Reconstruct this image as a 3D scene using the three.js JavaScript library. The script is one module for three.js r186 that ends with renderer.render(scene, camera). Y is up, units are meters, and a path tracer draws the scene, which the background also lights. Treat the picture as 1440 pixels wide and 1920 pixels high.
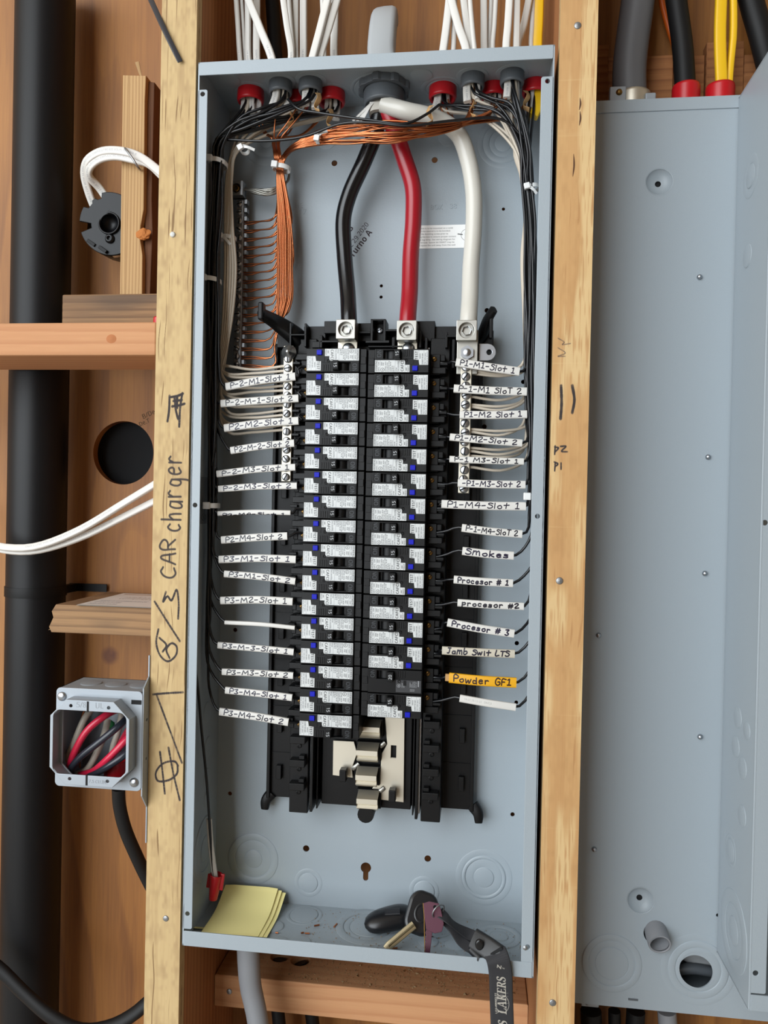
import * as THREE from 'three';
import { RoundedBoxGeometry } from 'three/addons/geometries/RoundedBoxGeometry.js';
import { TextGeometry } from 'three/addons/geometries/TextGeometry.js';
import { FontLoader } from 'three/addons/loaders/FontLoader.js';
import { mergeGeometries } from 'three/addons/utils/BufferGeometryUtils.js';
import { RectAreaLightUniformsLib } from 'three/addons/lights/RectAreaLightUniformsLib.js';

// ---------------------------------------------------------------- camera, sky, light, exposure
const scene = new THREE.Scene();
const renderer = new THREE.WebGLRenderer();
renderer.toneMapping = THREE.LinearToneMapping;
renderer.toneMappingExposure = 1.0;
renderer.shadowMap.enabled = true;
const F = 1454.65;                                     // focal length in pixels of a 1440 x 1920 frame
const camera = new THREE.PerspectiveCamera(2 * Math.atan(960 / F) * 180 / Math.PI, 0.75, 0.02, 60);
camera.position.set(0.117623, 0.006884, 0.776734);
camera.rotation.order = 'YXZ';
camera.rotation.set(-0.010358, 0.122178, 0.021077);
scene.background = new THREE.Color(0.75, 0.87, 1.0);    // pale daylight sky beyond the garage opening
RectAreaLightUniformsLib.init();
const OPEN = { x0: -6.2, x1: -0.45, y0: -0.9, y1: 3.1, z: 3.3 };   // the tall open doorway in the wall behind the photographer
const daylight = new THREE.RectAreaLight(new THREE.Color(0.93, 0.975, 1.0), 5.1, OPEN.x1 - OPEN.x0, OPEN.y1 - OPEN.y0);
daylight.name = 'daylight_from_open_doorway';
daylight.position.set((OPEN.x0 + OPEN.x1) / 2, (OPEN.y0 + OPEN.y1) / 2, OPEN.z - 0.03);   // a RectAreaLight shines along its own -z
scene.add(daylight);

// ---------------------------------------------------------------- helpers
const V = (x, y, z) => new THREE.Vector3(x, y, z);
const ray = (u, v) => V((u - 720) / F, -(v - 960) / F, -1).applyEuler(camera.rotation);
const along = (d, t) => camera.position.clone().addScaledVector(d, t);
// measured places: the point of the plane z (or y, or x) = constant that stands at pixel u, v of the photograph
const at = (u, v, z) => { const d = ray(u, v); return along(d, (z - camera.position.z) / d.z); };
const atY = (u, v, y) => { const d = ray(u, v); return along(d, (y - camera.position.y) / d.y); };
const atX = (u, v, x) => { const d = ray(u, v); return along(d, (x - camera.position.x) / d.x); };
const mm = (px, z) => px * (camera.position.z - z) / F;   // size of a length in pixels at a depth
let seed = 20240611;
const rnd = () => { seed = (seed + 0x6D2B79F5) | 0; let t = Math.imul(seed ^ (seed >>> 15), 1 | seed); t = (t + Math.imul(t ^ (t >>> 7), 61 | t)) ^ t; return ((t ^ (t >>> 14)) >>> 0) / 4294967296; };
const rr = (a, b) => a + (b - a) * rnd();
const lerp = (a, b, t) => a + (b - a) * t;
const clamp = (x, a = 0, b = 1) => Math.min(b, Math.max(a, x));
const used = {};
const numbered = (n) => { const k = used[n] = (used[n] ?? -1) + 1; return k ? n + '_' + String(k).padStart(3, '0') : n; };
function describe(o, label, category, group) { o.userData.label = label; o.userData.category = category; if (group) o.userData.group = group; return o; }
function thing(name, label, category, group) { const o = new THREE.Group(); o.name = numbered(name); scene.add(o); return describe(o, label, category, group); }
function part(name, geo, m, parent, label) { const o = new THREE.Mesh(Array.isArray(geo) ? join(geo) : geo, m); o.name = name; parent.add(o); if (label) o.userData.label = label; return o; }
function solo(name, geo, m, label, category, group) { const o = new THREE.Mesh(Array.isArray(geo) ? join(geo) : geo, m); o.name = numbered(name); scene.add(o); return describe(o, label, category, group); }
function structure(name, geo, m) { const o = new THREE.Mesh(Array.isArray(geo) ? join(geo) : geo, m); o.name = name; o.userData.kind = 'structure'; scene.add(o); return o; }
const ORD = ['topmost', 'second', 'third', 'fourth', 'fifth', 'sixth', 'seventh', 'eighth', 'ninth', 'tenth', 'eleventh', 'twelfth', 'thirteenth', 'fourteenth', 'fifteenth', 'sixteenth', 'seventeenth', 'eighteenth', 'nineteenth', 'twentieth'];
function join(list) {
  return mergeGeometries(list.map((g) => { const h = g.index ? g.toNonIndexed() : g.clone(); for (const k of Object.keys(h.attributes)) if (!['position', 'normal', 'uv'].includes(k)) h.deleteAttribute(k); if (!h.attributes.uv) h.setAttribute('uv', new THREE.BufferAttribute(new Float32Array(h.attributes.position.count * 2), 2)); return h; }));
}
const box = (x0, x1, y0, y1, z0, z1, r = 0) => (r ? new RoundedBoxGeometry(x1 - x0, y1 - y0, z1 - z0, 1, r) : new THREE.BoxGeometry(x1 - x0, y1 - y0, z1 - z0)).translate((x0 + x1) / 2, (y0 + y1) / 2, (z0 + z1) / 2);
const boxC = (c, w, h, d, r = 0) => box(c.x - w / 2, c.x + w / 2, c.y - h / 2, c.y + h / 2, c.z - d / 2, c.z + d / 2, r);
const oval = (w, h, n = 10) => Array.from({ length: n }, (_, i) => { const a = -Math.PI / 2 + i / n * 2 * Math.PI; return [Math.cos(a) * w / 2, Math.sin(a) * h / 2]; });
const flat = (w, h, n = 12) => Array.from({ length: n }, (_, i) => { const a = -Math.PI / 2 + i / n * 2 * Math.PI, c = Math.cos(a), s = Math.sin(a), q = 0.55; return [Math.sign(c) * Math.abs(c) ** q * w / 2, Math.sign(s) * Math.abs(s) ** q * h / 2]; });
const round = (r, n = 8) => oval(r * 2, r * 2, n);
// a section carried along a smooth line; up = the side the section's second axis points to; tw = turn along the way
function sweep(pts, prof, segs = 32, { up = null, cap = true, scale = null, tw = null, tension = null } = {}) {
  const curve = new THREE.CatmullRomCurve3(pts, false, tension === null ? 'centripetal' : 'catmullrom', tension ?? 0.5);
  const P = curve.getSpacedPoints(segs), n = prof.length, pos = [], uv = [], idx = [];
  let N = null, len = 0;
  for (let i = 0; i <= segs; i++) {
    const t = P[Math.min(i + 1, segs)].clone().sub(P[Math.max(i - 1, 0)]).normalize();
    const want = up ? (typeof up === 'function' ? up(i / segs) : up) : N ?? (Math.abs(t.z) < 0.9 ? V(0, 0, 1) : V(0, 1, 0));
    N = want.clone().addScaledVector(t, -want.dot(t)).normalize();
    let S = t.clone().cross(N).normalize(), M = N.clone();
    if (tw) { const a = tw(i / segs), c = Math.cos(a), s = Math.sin(a), S0 = S.clone(); S = S0.clone().multiplyScalar(c).addScaledVector(N, s); M = N.clone().multiplyScalar(c).addScaledVector(S0, -s); }
    if (i) len += P[i].distanceTo(P[i - 1]);
    const k = scale ? scale(i / segs) : 1;
    for (let j = 0; j <= n; j++) { const [a, b] = prof[j % n], p = P[i].clone().addScaledVector(S, a * k).addScaledVector(M, b * k); pos.push(p.x, p.y, p.z); uv.push(j / n, len); }
  }
  const w = n + 1;
  for (let i = 0; i < segs; i++) for (let j = 0; j < n; j++) { const a = i * w + j; idx.push(a, a + 1, a + w, a + 1, a + w + 1, a + w); }
  if (cap) for (const e of [0, segs]) {
    const c = pos.length / 3; pos.push(P[e].x, P[e].y, P[e].z); uv.push(0.5, 0);
    for (let j = 0; j <= n; j++) { const q = (e * w + j) * 3; pos.push(pos[q], pos[q + 1], pos[q + 2]); uv.push(0.5, 0); }
    for (let j = 0; j < n; j++) e ? idx.push(c, c + 1 + j, c + 2 + j) : idx.push(c, c + 2 + j, c + 1 + j);
  }
  const g = new THREE.BufferGeometry();
  g.setAttribute('position', new THREE.Float32BufferAttribute(pos, 3)); g.setAttribute('uv', new THREE.Float32BufferAttribute(uv, 2)); g.setIndex(idx); g.computeVertexNormals();
  const nm = g.attributes.normal;
  for (let i = 0; i <= segs; i++) { const a = i * w, b = a + n, v = V(nm.getX(a) + nm.getX(b), nm.getY(a) + nm.getY(b), nm.getZ(a) + nm.getZ(b)).normalize(); nm.setXYZ(a, v.x, v.y, v.z); nm.setXYZ(b, v.x, v.y, v.z); }
  return g;
}
const tube = (pts, r, segs = 32, n = 8, o = {}) => sweep(pts, round(r, n), segs, o);
const axisTo = (g, a, b) => { const d = b.clone().sub(a); return g.applyQuaternion(new THREE.Quaternion().setFromUnitVectors(V(0, 1, 0), d.clone().normalize())).translate((a.x + b.x) / 2, (a.y + b.y) / 2, (a.z + b.z) / 2); };
const rod = (a, b, r, n = 12, r2 = r) => axisTo(new THREE.CylinderGeometry(r2, r, a.distanceTo(b), n), a, b);
const lathe = (prof, n = 24) => new THREE.LatheGeometry(prof.map(([r, h]) => new THREE.Vector2(r, h)), n);      // about y
const facing = (g) => g.rotateX(Math.PI / 2);                                                                // y axis -> +z
const outline = (pts) => { const s = new THREE.Shape(); pts.forEach(([x, y], i) => (i ? s.lineTo(x, y) : s.moveTo(x, y))); s.closePath(); return s; };
const hole = (x, y, r) => { const p = new THREE.Path(); p.absarc(x, y, r, 0, Math.PI * 2, true); return p; };
const plate = (shape, depth, bevel = 0, curveSegments = 16) => new THREE.ExtrudeGeometry(shape, bevel ? { depth: depth - 2 * bevel, bevelEnabled: true, bevelThickness: bevel, bevelSize: bevel, bevelOffset: -bevel, bevelSegments: 2, curveSegments } : { depth, bevelEnabled: false, curveSegments }).translate(0, 0, bevel);
const rrect = (w, h, r) => { const s = new THREE.Shape(), x = -w / 2, y = -h / 2; s.moveTo(x + r, y); s.lineTo(x + w - r, y); s.absarc(x + w - r, y + r, r, -Math.PI / 2, 0); s.lineTo(x + w, y + h - r); s.absarc(x + w - r, y + h - r, r, 0, Math.PI / 2); s.lineTo(x + r, y + h); s.absarc(x + r, y + h - r, r, Math.PI / 2, Math.PI); s.lineTo(x, y + r); s.absarc(x + r, y + r, r, Math.PI, 1.5 * Math.PI); return s; };
const font = await new FontLoader().loadAsync('fonts/droid/droid_sans_regular.typeface.json');
const fontBold = await new FontLoader().loadAsync('fonts/droid/droid_sans_bold.typeface.json');
const words = (text, size, depth = 0.0003, f = font) => new TextGeometry(text, { font: f, size, depth, curveSegments: 3, bevelEnabled: false });

// ---------------------------------------------------------------- noise and textures
const hash = (x, y, s) => { let h = Math.imul(x | 0, 374761393) ^ Math.imul(y | 0, 668265263) ^ Math.imul(s, 2147483629); h = Math.imul(h ^ (h >>> 13), 1274126177); return ((h ^ (h >>> 16)) >>> 0) / 4294967296; };
function noise(x, y, s = 1) { const i = Math.floor(x), j = Math.floor(y), u = x - i, v = y - j, a = u * u * (3 - 2 * u), b = v * v * (3 - 2 * v); return lerp(lerp(hash(i, j, s), hash(i + 1, j, s), a), lerp(hash(i, j + 1, s), hash(i + 1, j + 1, s), a), b); }
const fbm = (x, y, s = 1) => noise(x, y, s) * 0.55 + noise(x * 2.1, y * 2.1, s + 7) * 0.3 + noise(x * 4.3, y * 4.3, s + 13) * 0.15;
const hex = (h) => [(h >> 16) & 255, (h >> 8) & 255, h & 255];
const mix3 = (a, b, t) => [lerp(a[0], b[0], t), lerp(a[1], b[1], t), lerp(a[2], b[2], t)];
// wood: x across the grain and y along it, both in metres
function woodAt(o, x, y) {
  let wx = x + (fbm(x * 9, y * 1.6, o.s) - 0.5) * (o.warp ?? 0.02), swirl = 0;
  for (const [kx, ky, kr] of o.knots ?? []) { const dx = x - kx, dy = (y - ky) * 0.55, d = Math.hypot(dx, dy); const e = Math.exp(-((d / kr / 1.9) ** 2)); wx += Math.sign(dx || 1) * e * kr * 0.7; swirl = Math.max(swirl, clamp(1.25 - Math.hypot(dx, y - ky) / kr)); }
  const ring = wx * (o.rings ?? 160) + fbm(x * 4, y * 0.8, o.s + 3) * 3, w = ring - Math.floor(ring);
  const line = Math.pow(w, o.sharp ?? 3) * clamp(1 - (w - 0.9) * 8, 0, 1);
  const fibre = noise(x * 1400, y * 38, o.s + 21) * 0.6 + noise(x * 500, y * 9, o.s + 22) * 0.4;
  let c = mix3(o.light, o.dark, clamp(line * (o.ringMix ?? 0.7) + (fibre - 0.5) * (o.fibre ?? 0.35) + (fbm(x * 14, y * 3, o.s + 5) - 0.5) * (o.patch ?? 0.5) + 0.12));
  if (o.fleck) { const f = noise(x * 900, y * 110, o.s + 31), g = noise(x * 260, y * 34, o.s + 32); c = mix3(c, o.fleckTone ?? o.dark, clamp((f * g - 0.46) * 9) * o.fleck); }
  if (o.stain) c = mix3(c, o.stainTone, clamp((fbm(x * 22, y * 5, o.s + 41) - o.stain) * 5) * 0.6);
  if (o.mottle) c = mix3(c, o.fleckTone, clamp((noise(x * 380, y * 150, o.s + 61) * 0.5 + noise(x * 150, y * 60, o.s + 62) * 0.5 - 0.42) * 2.2) * o.mottle);
  if (o.pale) { const p = clamp((fbm(x * 34, y * 5.5, o.s + 71) - 0.5) * 12), f = noise(x * 900, y * 60, o.s + 72); c = mix3(c, mix3(o.paleTone, o.dark, clamp((f - 0.55) * 1.6)), p * o.pale); }
  if (o.saw) { const q = noise(x * 12, y * 330, o.s + 75); c = mix3(c, o.paleTone, clamp((q - 0.86) * 9) * o.saw); }
  if (o.crack) { const q = noise(x * 620 + noise(x * 60, y * 30, o.s + 80) * 2, y * 17, o.s + 81); c = mix3(c, o.crackTone, clamp((q - 0.84) * 16) * o.crack); }
  if (swirl) { const r2 = noise(x * 260, y * 260, o.s + 50); c = mix3(c, o.knotTone ?? [92, 48, 22], clamp(swirl * 1.5) * (0.65 + 0.35 * r2)); }
  return c;
}
function canvasOf(w, h) { const c = document.createElement('canvas'); c.width = w; c.height = h; return c; }
function texture(c, mirror = false) { const t = new THREE.CanvasTexture(c); t.colorSpace = THREE.SRGBColorSpace; if (mirror) t.wrapS = t.wrapT = THREE.MirroredRepeatWrapping; return t; }
function woodCanvas(o, w, h, across, length, x0 = 0, y0 = 0) {
  const c = canvasOf(w, h), g = c.getContext('2d'), im = g.createImageData(w, h);
  for (let j = 0; j < h; j++) for (let i = 0; i < w; i++) { const p = woodAt(o, x0 + (i + 0.5) / w * across, y0 + (h - j - 0.5) / h * length), k = (j * w + i) * 4; im.data[k] = p[0]; im.data[k + 1] = p[1]; im.data[k + 2] = p[2]; im.data[k + 3] = 255; }
  g.putImageData(im, 0, 0);
  return c;
}
function woodMaterial(o, w = 256, h = 512, across = 0.2, length = 0.8, rough = 0.78, bump = 0.0004) {
  const t = texture(woodCanvas(o, w, h, across, length), true);
  const m = new THREE.MeshStandardMaterial({ map: t, roughness: rough, bumpMap: t, bumpScale: bump });
  m.userData.tile = [across, length];
  return m;
}
// box uv in metres, v along the given axis of the grain
function grainUV(g, axis, [across, length], ox = 0, oy = 0) {
  const p = g.attributes.position, n = g.attributes.normal, uv = g.attributes.uv;
  for (let i = 0; i < p.count; i++) {
    const q = [p.getX(i), p.getY(i), p.getZ(i)], a = [Math.abs(n.getX(i)), Math.abs(n.getY(i)), Math.abs(n.getZ(i))], k = a.indexOf(Math.max(...a));
    const rest = [0, 1, 2].filter((e) => e !== k);
    const l = rest.includes(axis) ? axis : rest[1], s = rest.find((e) => e !== l);
    uv.setXY(i, (q[s] + ox) / across, (q[l] + oy) / length);
  }
  return g;
}
function board(m, axis, x0, x1, y0, y1, z0, z1, r = 0.0015) { return grainUV(box(x0, x1, y0, y1, z0, z1, r), axis, m.userData.tile, rr(0, 3), rr(0, 5)); }
const std = (color, roughness = 0.5, metalness = 0, extra = {}) => new THREE.MeshPhysicalMaterial({ color, roughness, metalness, ...extra });
// fine grain for painted and moulded surfaces
function grainTexture(n, fn) { const d = new Uint8Array(n * n * 4); for (let j = 0; j < n; j++) for (let i = 0; i < n; i++) { const v = clamp(fn(i, j)) * 255, k = (j * n + i) * 4; d[k] = d[k + 1] = d[k + 2] = v; d[k + 3] = 255; } const t = new THREE.DataTexture(d, n, n); t.magFilter = THREE.LinearFilter; t.wrapS = t.wrapT = THREE.RepeatWrapping; t.needsUpdate = true; return t; }
const peel = grainTexture(256, (i, j) => fbm(i / 7, j / 7, 61));

// ---------------------------------------------------------------- hand lettering: single strokes in a unit box
const GL = {
  C: '.55,.88 .25,1 .02,.5 .2,.02 .55,.1', A: '0,0 .28,1 .58,0|.1,.4 .5,.4', R: '.05,0 .05,1 .48,.92 .45,.58 .06,.5|.2,.5 .55,0', h: '.05,1 .04,0|.05,.4 .3,.58 .42,.4 .44,0', g: '.45,.52 .15,.55 .08,.15 .4,.1 .46,.5 .44,-.3 .1,-.38',
  P: '.05,0 .08,1 .5,.95 .6,.72 .45,.52 .08,.48', M: '0,0 .12,1 .42,.35 .75,1 .85,0', m: '0,0 .05,.75 .1,.6 .3,.75 .4,.1|.4,.6 .62,.75 .75,0', S: '.6,.88 .3,1 .1,.78 .5,.5 .52,.15 .2,0 0,.12', l: '.1,1 .05,0', o: '.3,.55 .05,.35 .2,.02 .5,.15 .45,.5 .3,.55', t: '.3,.95 .25,0|0,.55 .6,.6', T: '.3,1 .28,0|0,1 .62,1', '1': '.05,.85 .25,1 .22,0|.02,0 .45,0', '2': '.02,.8 .3,1 .5,.75 .05,.03 .6,.06', '3': '.05,.95 .5,1 .25,.55 .5,.3 .3,0 0,.08', '4': '.35,1 0,.4 .6,.42|.5,.9 .45,0', '-': '0,.45 .4,.5', '#': '.2,1 .1,0|.5,1 .4,0|0,.65 .65,.7|0,.3 .62,.35', ' ': '', k: '.05,1 .02,0|.45,.6 .05,.3 .5,0', e: '.05,.32 .45,.38 .3,.6 .05,.4 .15,.02 .48,.1', s: '.45,.52 .15,.58 .12,.38 .42,.25 .35,.02 0,.06', r: '.05,.58 .08,0|.08,.4 .25,.58 .45,.52', c: '.45,.5 .2,.58 .03,.3 .2,.02 .45,.08', p: '.05,.6 .02,-.35|.05,.5 .4,.58 .45,.25 .08,.08', J: '.1,1 .5,1|.35,1 .3,.15 .05,.05', a: '.45,.55 .1,.5 .1,.05 .42,.15 .45,.55 .5,0', b: '.05,1 .05,0 .45,.1 .42,.5 .08,.45', w: '0,.58 .15,0 .35,.45 .5,0 .7,.6', i: '.1,.55 .1,0|.1,.78 .11,.82', L: '.1,1 .05,0 .55,.03', G: '.55,.88 .2,1 0,.5 .2,0 .55,.1 .52,.45 .3,.45', F: '.05,0 .08,1 .55,1|.06,.55 .4,.55', d: '.45,1 .48,0|.45,.45 .1,.5 .08,.08 .46,.1',
};
const GW = { M: 0.95, m: 0.85, ' ': 0.4, l: 0.2, i: 0.25, '-': 0.55, '1': 0.5, w: 0.8, '#': 0.75 };
function handwrite(g, text, x, y, w, h, col, lw) {
  const total = [...text].reduce((s, c) => s + (GW[c] ?? 0.6) + 0.16, 0), k = w / total; let q = x;
  g.strokeStyle = col; g.lineCap = g.lineJoin = 'round'; g.lineWidth = lw;
  for (const c of text) {
    const dy = rr(-0.06, 0.06) * h, sk = rr(-0.02, 0.1), kk = rr(0.92, 1.08);
    for (const st of (GL[c] ?? '').split('|')) { const p = st.split(' ').filter(Boolean).map((e) => e.split(',').map(Number)); if (!p.length) continue; const pp = p.map(([a, b]) => V(q + (a + b * sk) * k, y + dy + h * (1 - b * kk), 0)), cc = pp.length > 2 ? new THREE.CatmullRomCurve3(pp, false, 'catmullrom', c === 'M' || c === '4' || c === '1' || c === 'k' ? 0.15 : 0.75).getPoints(pp.length * 6) : pp; g.beginPath(); cc.forEach((e, i) => (i ? g.lineTo(e.x, e.y) : g.moveTo(e.x, e.y))); g.stroke(); }
    q += ((GW[c] ?? 0.6) + 0.16) * k;
  }
}

// ---------------------------------------------------------------- materials
const W_RIP = { s: 11, light: [194, 168, 122], dark: [163, 133, 91], rings: 40, ringMix: 0.25, warp: 0.03, fibre: 0.4, patch: 0.45, fleckTone: [158, 130, 92], mottle: 0.55, crack: 0.75, crackTone: [112, 84, 52] };
const W_RIP2 = { s: 17, light: [190, 150, 100], dark: [168, 122, 76], rings: 34, ringMix: 0.35, warp: 0.05, fibre: 0.35, patch: 0.4, fleckTone: [156, 116, 72], mottle: 0.25, pale: 0.85, paleTone: [206, 178, 130], saw: 0.35, crack: 0.4, crackTone: [150, 104, 62] };
const M = {
  rip: woodMaterial(W_RIP), fir: woodMaterial({ s: 23, light: [192, 142, 100], dark: [164, 108, 70], rings: 70, ringMix: 0.55, warp: 0.03, fibre: 0.3, patch: 0.35 }),
  stud: woodMaterial({ s: 29, light: [168, 112, 66], dark: [112, 66, 34], rings: 90, ringMix: 0.6, warp: 0.02, fibre: 0.4, patch: 0.4 }),
  weathered: woodMaterial({ s: 31, light: [150, 116, 80], dark: [92, 66, 44], rings: 110, ringMix: 0.75, warp: 0.02, fibre: 0.5, patch: 0.6, stain: 0.6, stainTone: [72, 58, 48] }),
  ply: woodMaterial({ s: 37, light: [152, 100, 42], dark: [108, 64, 24], rings: 22, ringMix: 0.5, sharp: 1.6, warp: 0.12, fibre: 0.5, patch: 0.9, knots: [[0.26, 1.0, 0.011], [0.52, 0.3, 0.012]] }, 512, 1024, 0.6, 1.5, 0.6),
  stick: woodMaterial({ s: 43, light: [184, 150, 104], dark: [138, 104, 64], rings: 230, ringMix: 0.85, sharp: 2, warp: 0.012, fibre: 0.3, patch: 0.4, stain: 0.62, stainTone: [104, 96, 84] }, 256, 512, 0.1, 0.4),
  bark: woodMaterial({ s: 47, light: [110, 74, 50], dark: [62, 38, 26], rings: 60, ringMix: 0.4, warp: 0.06, fibre: 0.7, patch: 1.1, stain: 0.55, stainTone: [150, 116, 84] }, 128, 512, 0.1, 0.4, 0.9, 0.001),
  plainWall: std(0xbdb4a4, 0.9), concrete: std(0xb8b5ad, 0.9), paper: std(0x17181a, 0.95),
  paint: std(0x97a1a8, 0.42, 0, { bumpMap: peel, bumpScale: 0.00006 }),
  black: std(0x0a0a0b, 0.4, 0, { bumpMap: peel, bumpScale: 0.00004, specularIntensity: 0.5 }), blackMatt: std(0x0a0a0b, 0.5, 0, { specularIntensity: 0.45 }), rubber: std(0x0f0f10, 0.55, 0, { specularIntensity: 0.6 }),
  wireBlack: std(0x0f1013, 0.28), wireWhite: std(0xbfb4a4, 0.4), sheath: std(0xc8c5bf, 0.4), sheathDim: std(0xbdb8ae, 0.42), copper: std(0xb8714a, 0.28, 1), redWire: std(0x96101f, 0.3), whiteWire: std(0xc9c6bd, 0.3), blackWire: std(0x0b0c10, 0.22),
  bushRed: std(0xb3121c, 0.36), bushGrey: std(0x565b60, 0.45), tie: std(0xdfe0df, 0.35),
  alu: std(0xa8a69f, 0.42, 1), zinc: std(0xa9adb2, 0.3, 1), tin: std(0xcdc6b6, 0.44, 0.85), steel: std(0x97999b, 0.4, 0.85), galv: std(0x9aa1a8, 0.48, 0.35), brass: std(0x8a6a3a, 0.4, 1),
  kraft: std(0xb58e5e, 0.9), blue: std(0x0510a8, 0.45, 0, { specularIntensity: 0.5 }), white: std(0xc2c2be, 0.5), grey: std(0x8f9498, 0.5), greyPvc: std(0x84868a, 0.5), darkPvc: std(0x626366, 0.5), putty: std(0x9fa2a4, 0.7), yellow: std(0xe8b91c, 0.38), note: std(0xfbefa4, 0.85), orange: std(0xc85a18, 0.4), green: std(0x1f6e3a, 0.4),
};
const skin = (g) => grainUV(g, 1, [0.03, 0.03]);

// ---------------------------------------------------------------- the room and the framed wall
const RX0 = -6.6, RX1 = 2.6, RY0 = -1.45, RY1 = 3.4, RZ = OPEN.z;
structure('floor', box(RX0, RX1, RY0 - 0.1, RY0, -0.3, RZ + 0.1), M.concrete);
structure('ceiling', box(RX0, RX1, RY1, RY1 + 0.1, -0.3, RZ + 0.1), M.plainWall);
structure('wall_left', box(RX0 - 0.1, RX0, RY0, RY1, -0.3, RZ + 0.1), M.plainWall);
structure('wall_right', box(RX1, RX1 + 0.1, RY0, RY1, -0.3, RZ + 0.1), M.plainWall);
{ const s = outline([[RX0, RY0], [RX1, RY0], [RX1, RY1], [RX0, RY1]]); s.holes.push(outline([[OPEN.x0, OPEN.y0], [OPEN.x0, OPEN.y1], [OPEN.x1, OPEN.y1], [OPEN.x1, OPEN.y0]])); structure('wall_front', plate(s, 0.1).translate(0, 0, RZ), M.plainWall); }
// plywood sheathing with the sawn vent hole, black building paper behind it
const PLY = -0.19;
{
  const s = outline([[RX0, RY0], [RX1, RY0], [RX1, RY1], [RX0, RY1]]), c = at(231, 849, PLY); s.holes.push(hole(c.x, c.y, 0.0415));
  const w = structure('wall_back', grainUV(plate(s, 0.012, 0, 40).translate(0, 0, PLY - 0.012), 1, M.ply.userData.tile, 3.02, 2.2), M.ply);
  const pen = std(0x4a3620, 0.85); for (const [t, u, v, s] of [['B/De', 268, 786, 0.0062], ['De.T', 262, 800, 0.0055]]) { const q = at(u, v, PLY); const o = new THREE.Mesh(words(t, s, 0.0002).rotateZ(0.42).translate(q.x, q.y, PLY), pen); o.name = 'pencil_note'; w.add(o); }
  structure('wall_outer', box(RX0, RX1, RY0, RY1, -0.29, PLY - 0.03), M.paper);
}
const S0 = -0.2215, S1 = -0.1835, T0 = 0.1855, T1 = 0.2215, SY0 = -0.62, SY1 = 0.58, RIP = 0.014;
// ink: strokes given as photo pixels, drawn on the face of the rip strip
function ripFace(o, x0, x1, strokes, lines = []) {
  const W = 150, H = 2048, c = woodCanvas(o, W, H, x1 - x0, SY1 - SY0, x0 + 2, SY0 + 2), g = c.getContext('2d');
  g.lineCap = g.lineJoin = 'round';
  for (const { c: col, w, p } of strokes) {
    const q = p.map(([u, v]) => { const a = at(u, v, 0); return V(a.x - x0, SY1 - a.y, 0); }), k = new THREE.CatmullRomCurve3(q, false, 'centripetal').getPoints(q.length * 5);
    g.save(); g.setTransform(W / (x1 - x0), 0, 0, H / (SY1 - SY0), 0, 0); g.strokeStyle = col;
    for (let i = 1; i < k.length; i++) { g.globalAlpha = rr(0.6, 0.95); g.lineWidth = w * rr(0.9, 1.1) * 0.00092; g.beginPath(); g.moveTo(k[i - 1].x, k[i - 1].y); g.lineTo(k[i].x, k[i].y); g.stroke(); }
    g.restore();
  }
  for (const [text, u0, v0, v1, h, lw] of lines) {   // written upwards along the strip
    const p = at(u0, v0, 0), q = at(u0, v1, 0); g.save(); g.setTransform(W / (x1 - x0), 0, 0, H / (SY1 - SY0), 0, 0); g.translate(p.x - x0, SY1 - p.y); g.rotate(-Math.PI / 2); g.globalAlpha = 0.88; handwrite(g, text, 0, 0, q.y - p.y, h, INK, lw); g.restore();
  }
  return new THREE.MeshStandardMaterial({ map: texture(c), roughness: 0.8 });
}
const INK = '#2a2324', PEN = '#4a3d38';
const leftInk = [
  // struck out number
  [[[318, 742], [317, 770], [314, 790]]], [[[318, 745], [334, 742], [343, 738]]], [[[342, 737], [338, 762], [336, 800]]], [[[327, 744], [330, 770], [334, 786]]], [[[323, 762], [336, 760], [346, 757]]], [[[332, 745], [332, 765]]], [[[325, 752], [341, 750]]],
  // 8 / 3
  [[[311, 1110], [306, 1128], [314, 1118], [321, 1126], [331, 1106], [335, 1130], [334, 1160]]], [[[290, 1128], [310, 1160], [337, 1202]]], [[[297, 1180], [293, 1205], [301, 1230], [315, 1240], [330, 1228], [331, 1212], [322, 1206], [312, 1218], [318, 1234]]], [[[299, 1196], [312, 1210], [305, 1222]]],
  // arrow and circle
  [[[287, 1302], [310, 1300], [343, 1298]]], [[[294, 1304], [315, 1360], [341, 1430]]], [[[300, 1410], [305, 1450], [309, 1488]]], [[[316, 1402], [325, 1450], [337, 1500]]], [[[334, 1436], [328, 1428], [305, 1432], [292, 1450], [296, 1464], [318, 1462], [332, 1450], [333, 1434]]],
].map(([p], i, a) => ({ c: INK, w: i < 7 ? 2.6 : 2.2, p }));
const rightInk = [
  { c: INK, w: 2.9, p: [[1052, 723], [1053, 755], [1051, 785]] }, { c: INK, w: 2.9, p: [[1073, 723], [1077, 750], [1073, 774]] }, { c: INK, w: 1.6, p: [[1041, 836], [1040, 852]] }, { c: INK, w: 1.6, p: [[1040, 838], [1047, 840], [1041, 847]] }, { c: INK, w: 1.6, p: [[1051, 837], [1061, 837], [1053, 846], [1064, 847]] },
  { c: INK, w: 1.5, p: [[1041, 868], [1040, 883]] }, { c: INK, w: 1.5, p: [[1039, 866], [1046, 870], [1041, 875]] }, { c: INK, w: 1.5, p: [[1052, 868], [1052, 880]] },
  { c: PEN, w: 0.7, p: [[1046, 634], [1058, 642], [1054, 646], [1070, 644]] }, { c: PEN, w: 0.7, p: [[1046, 652], [1060, 662], [1046, 668], [1060, 668]] },
];
function nailHead(c, r, parent, m = M.steel, name = 'nail_head') { const g = facing(lathe([[0, 0.0012], [r * 0.75, 0.001], [r, 0.0004], [r, -0.001]], 14)); return part(name, g.translate(c.x, c.y, c.z), m, parent); }
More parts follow.
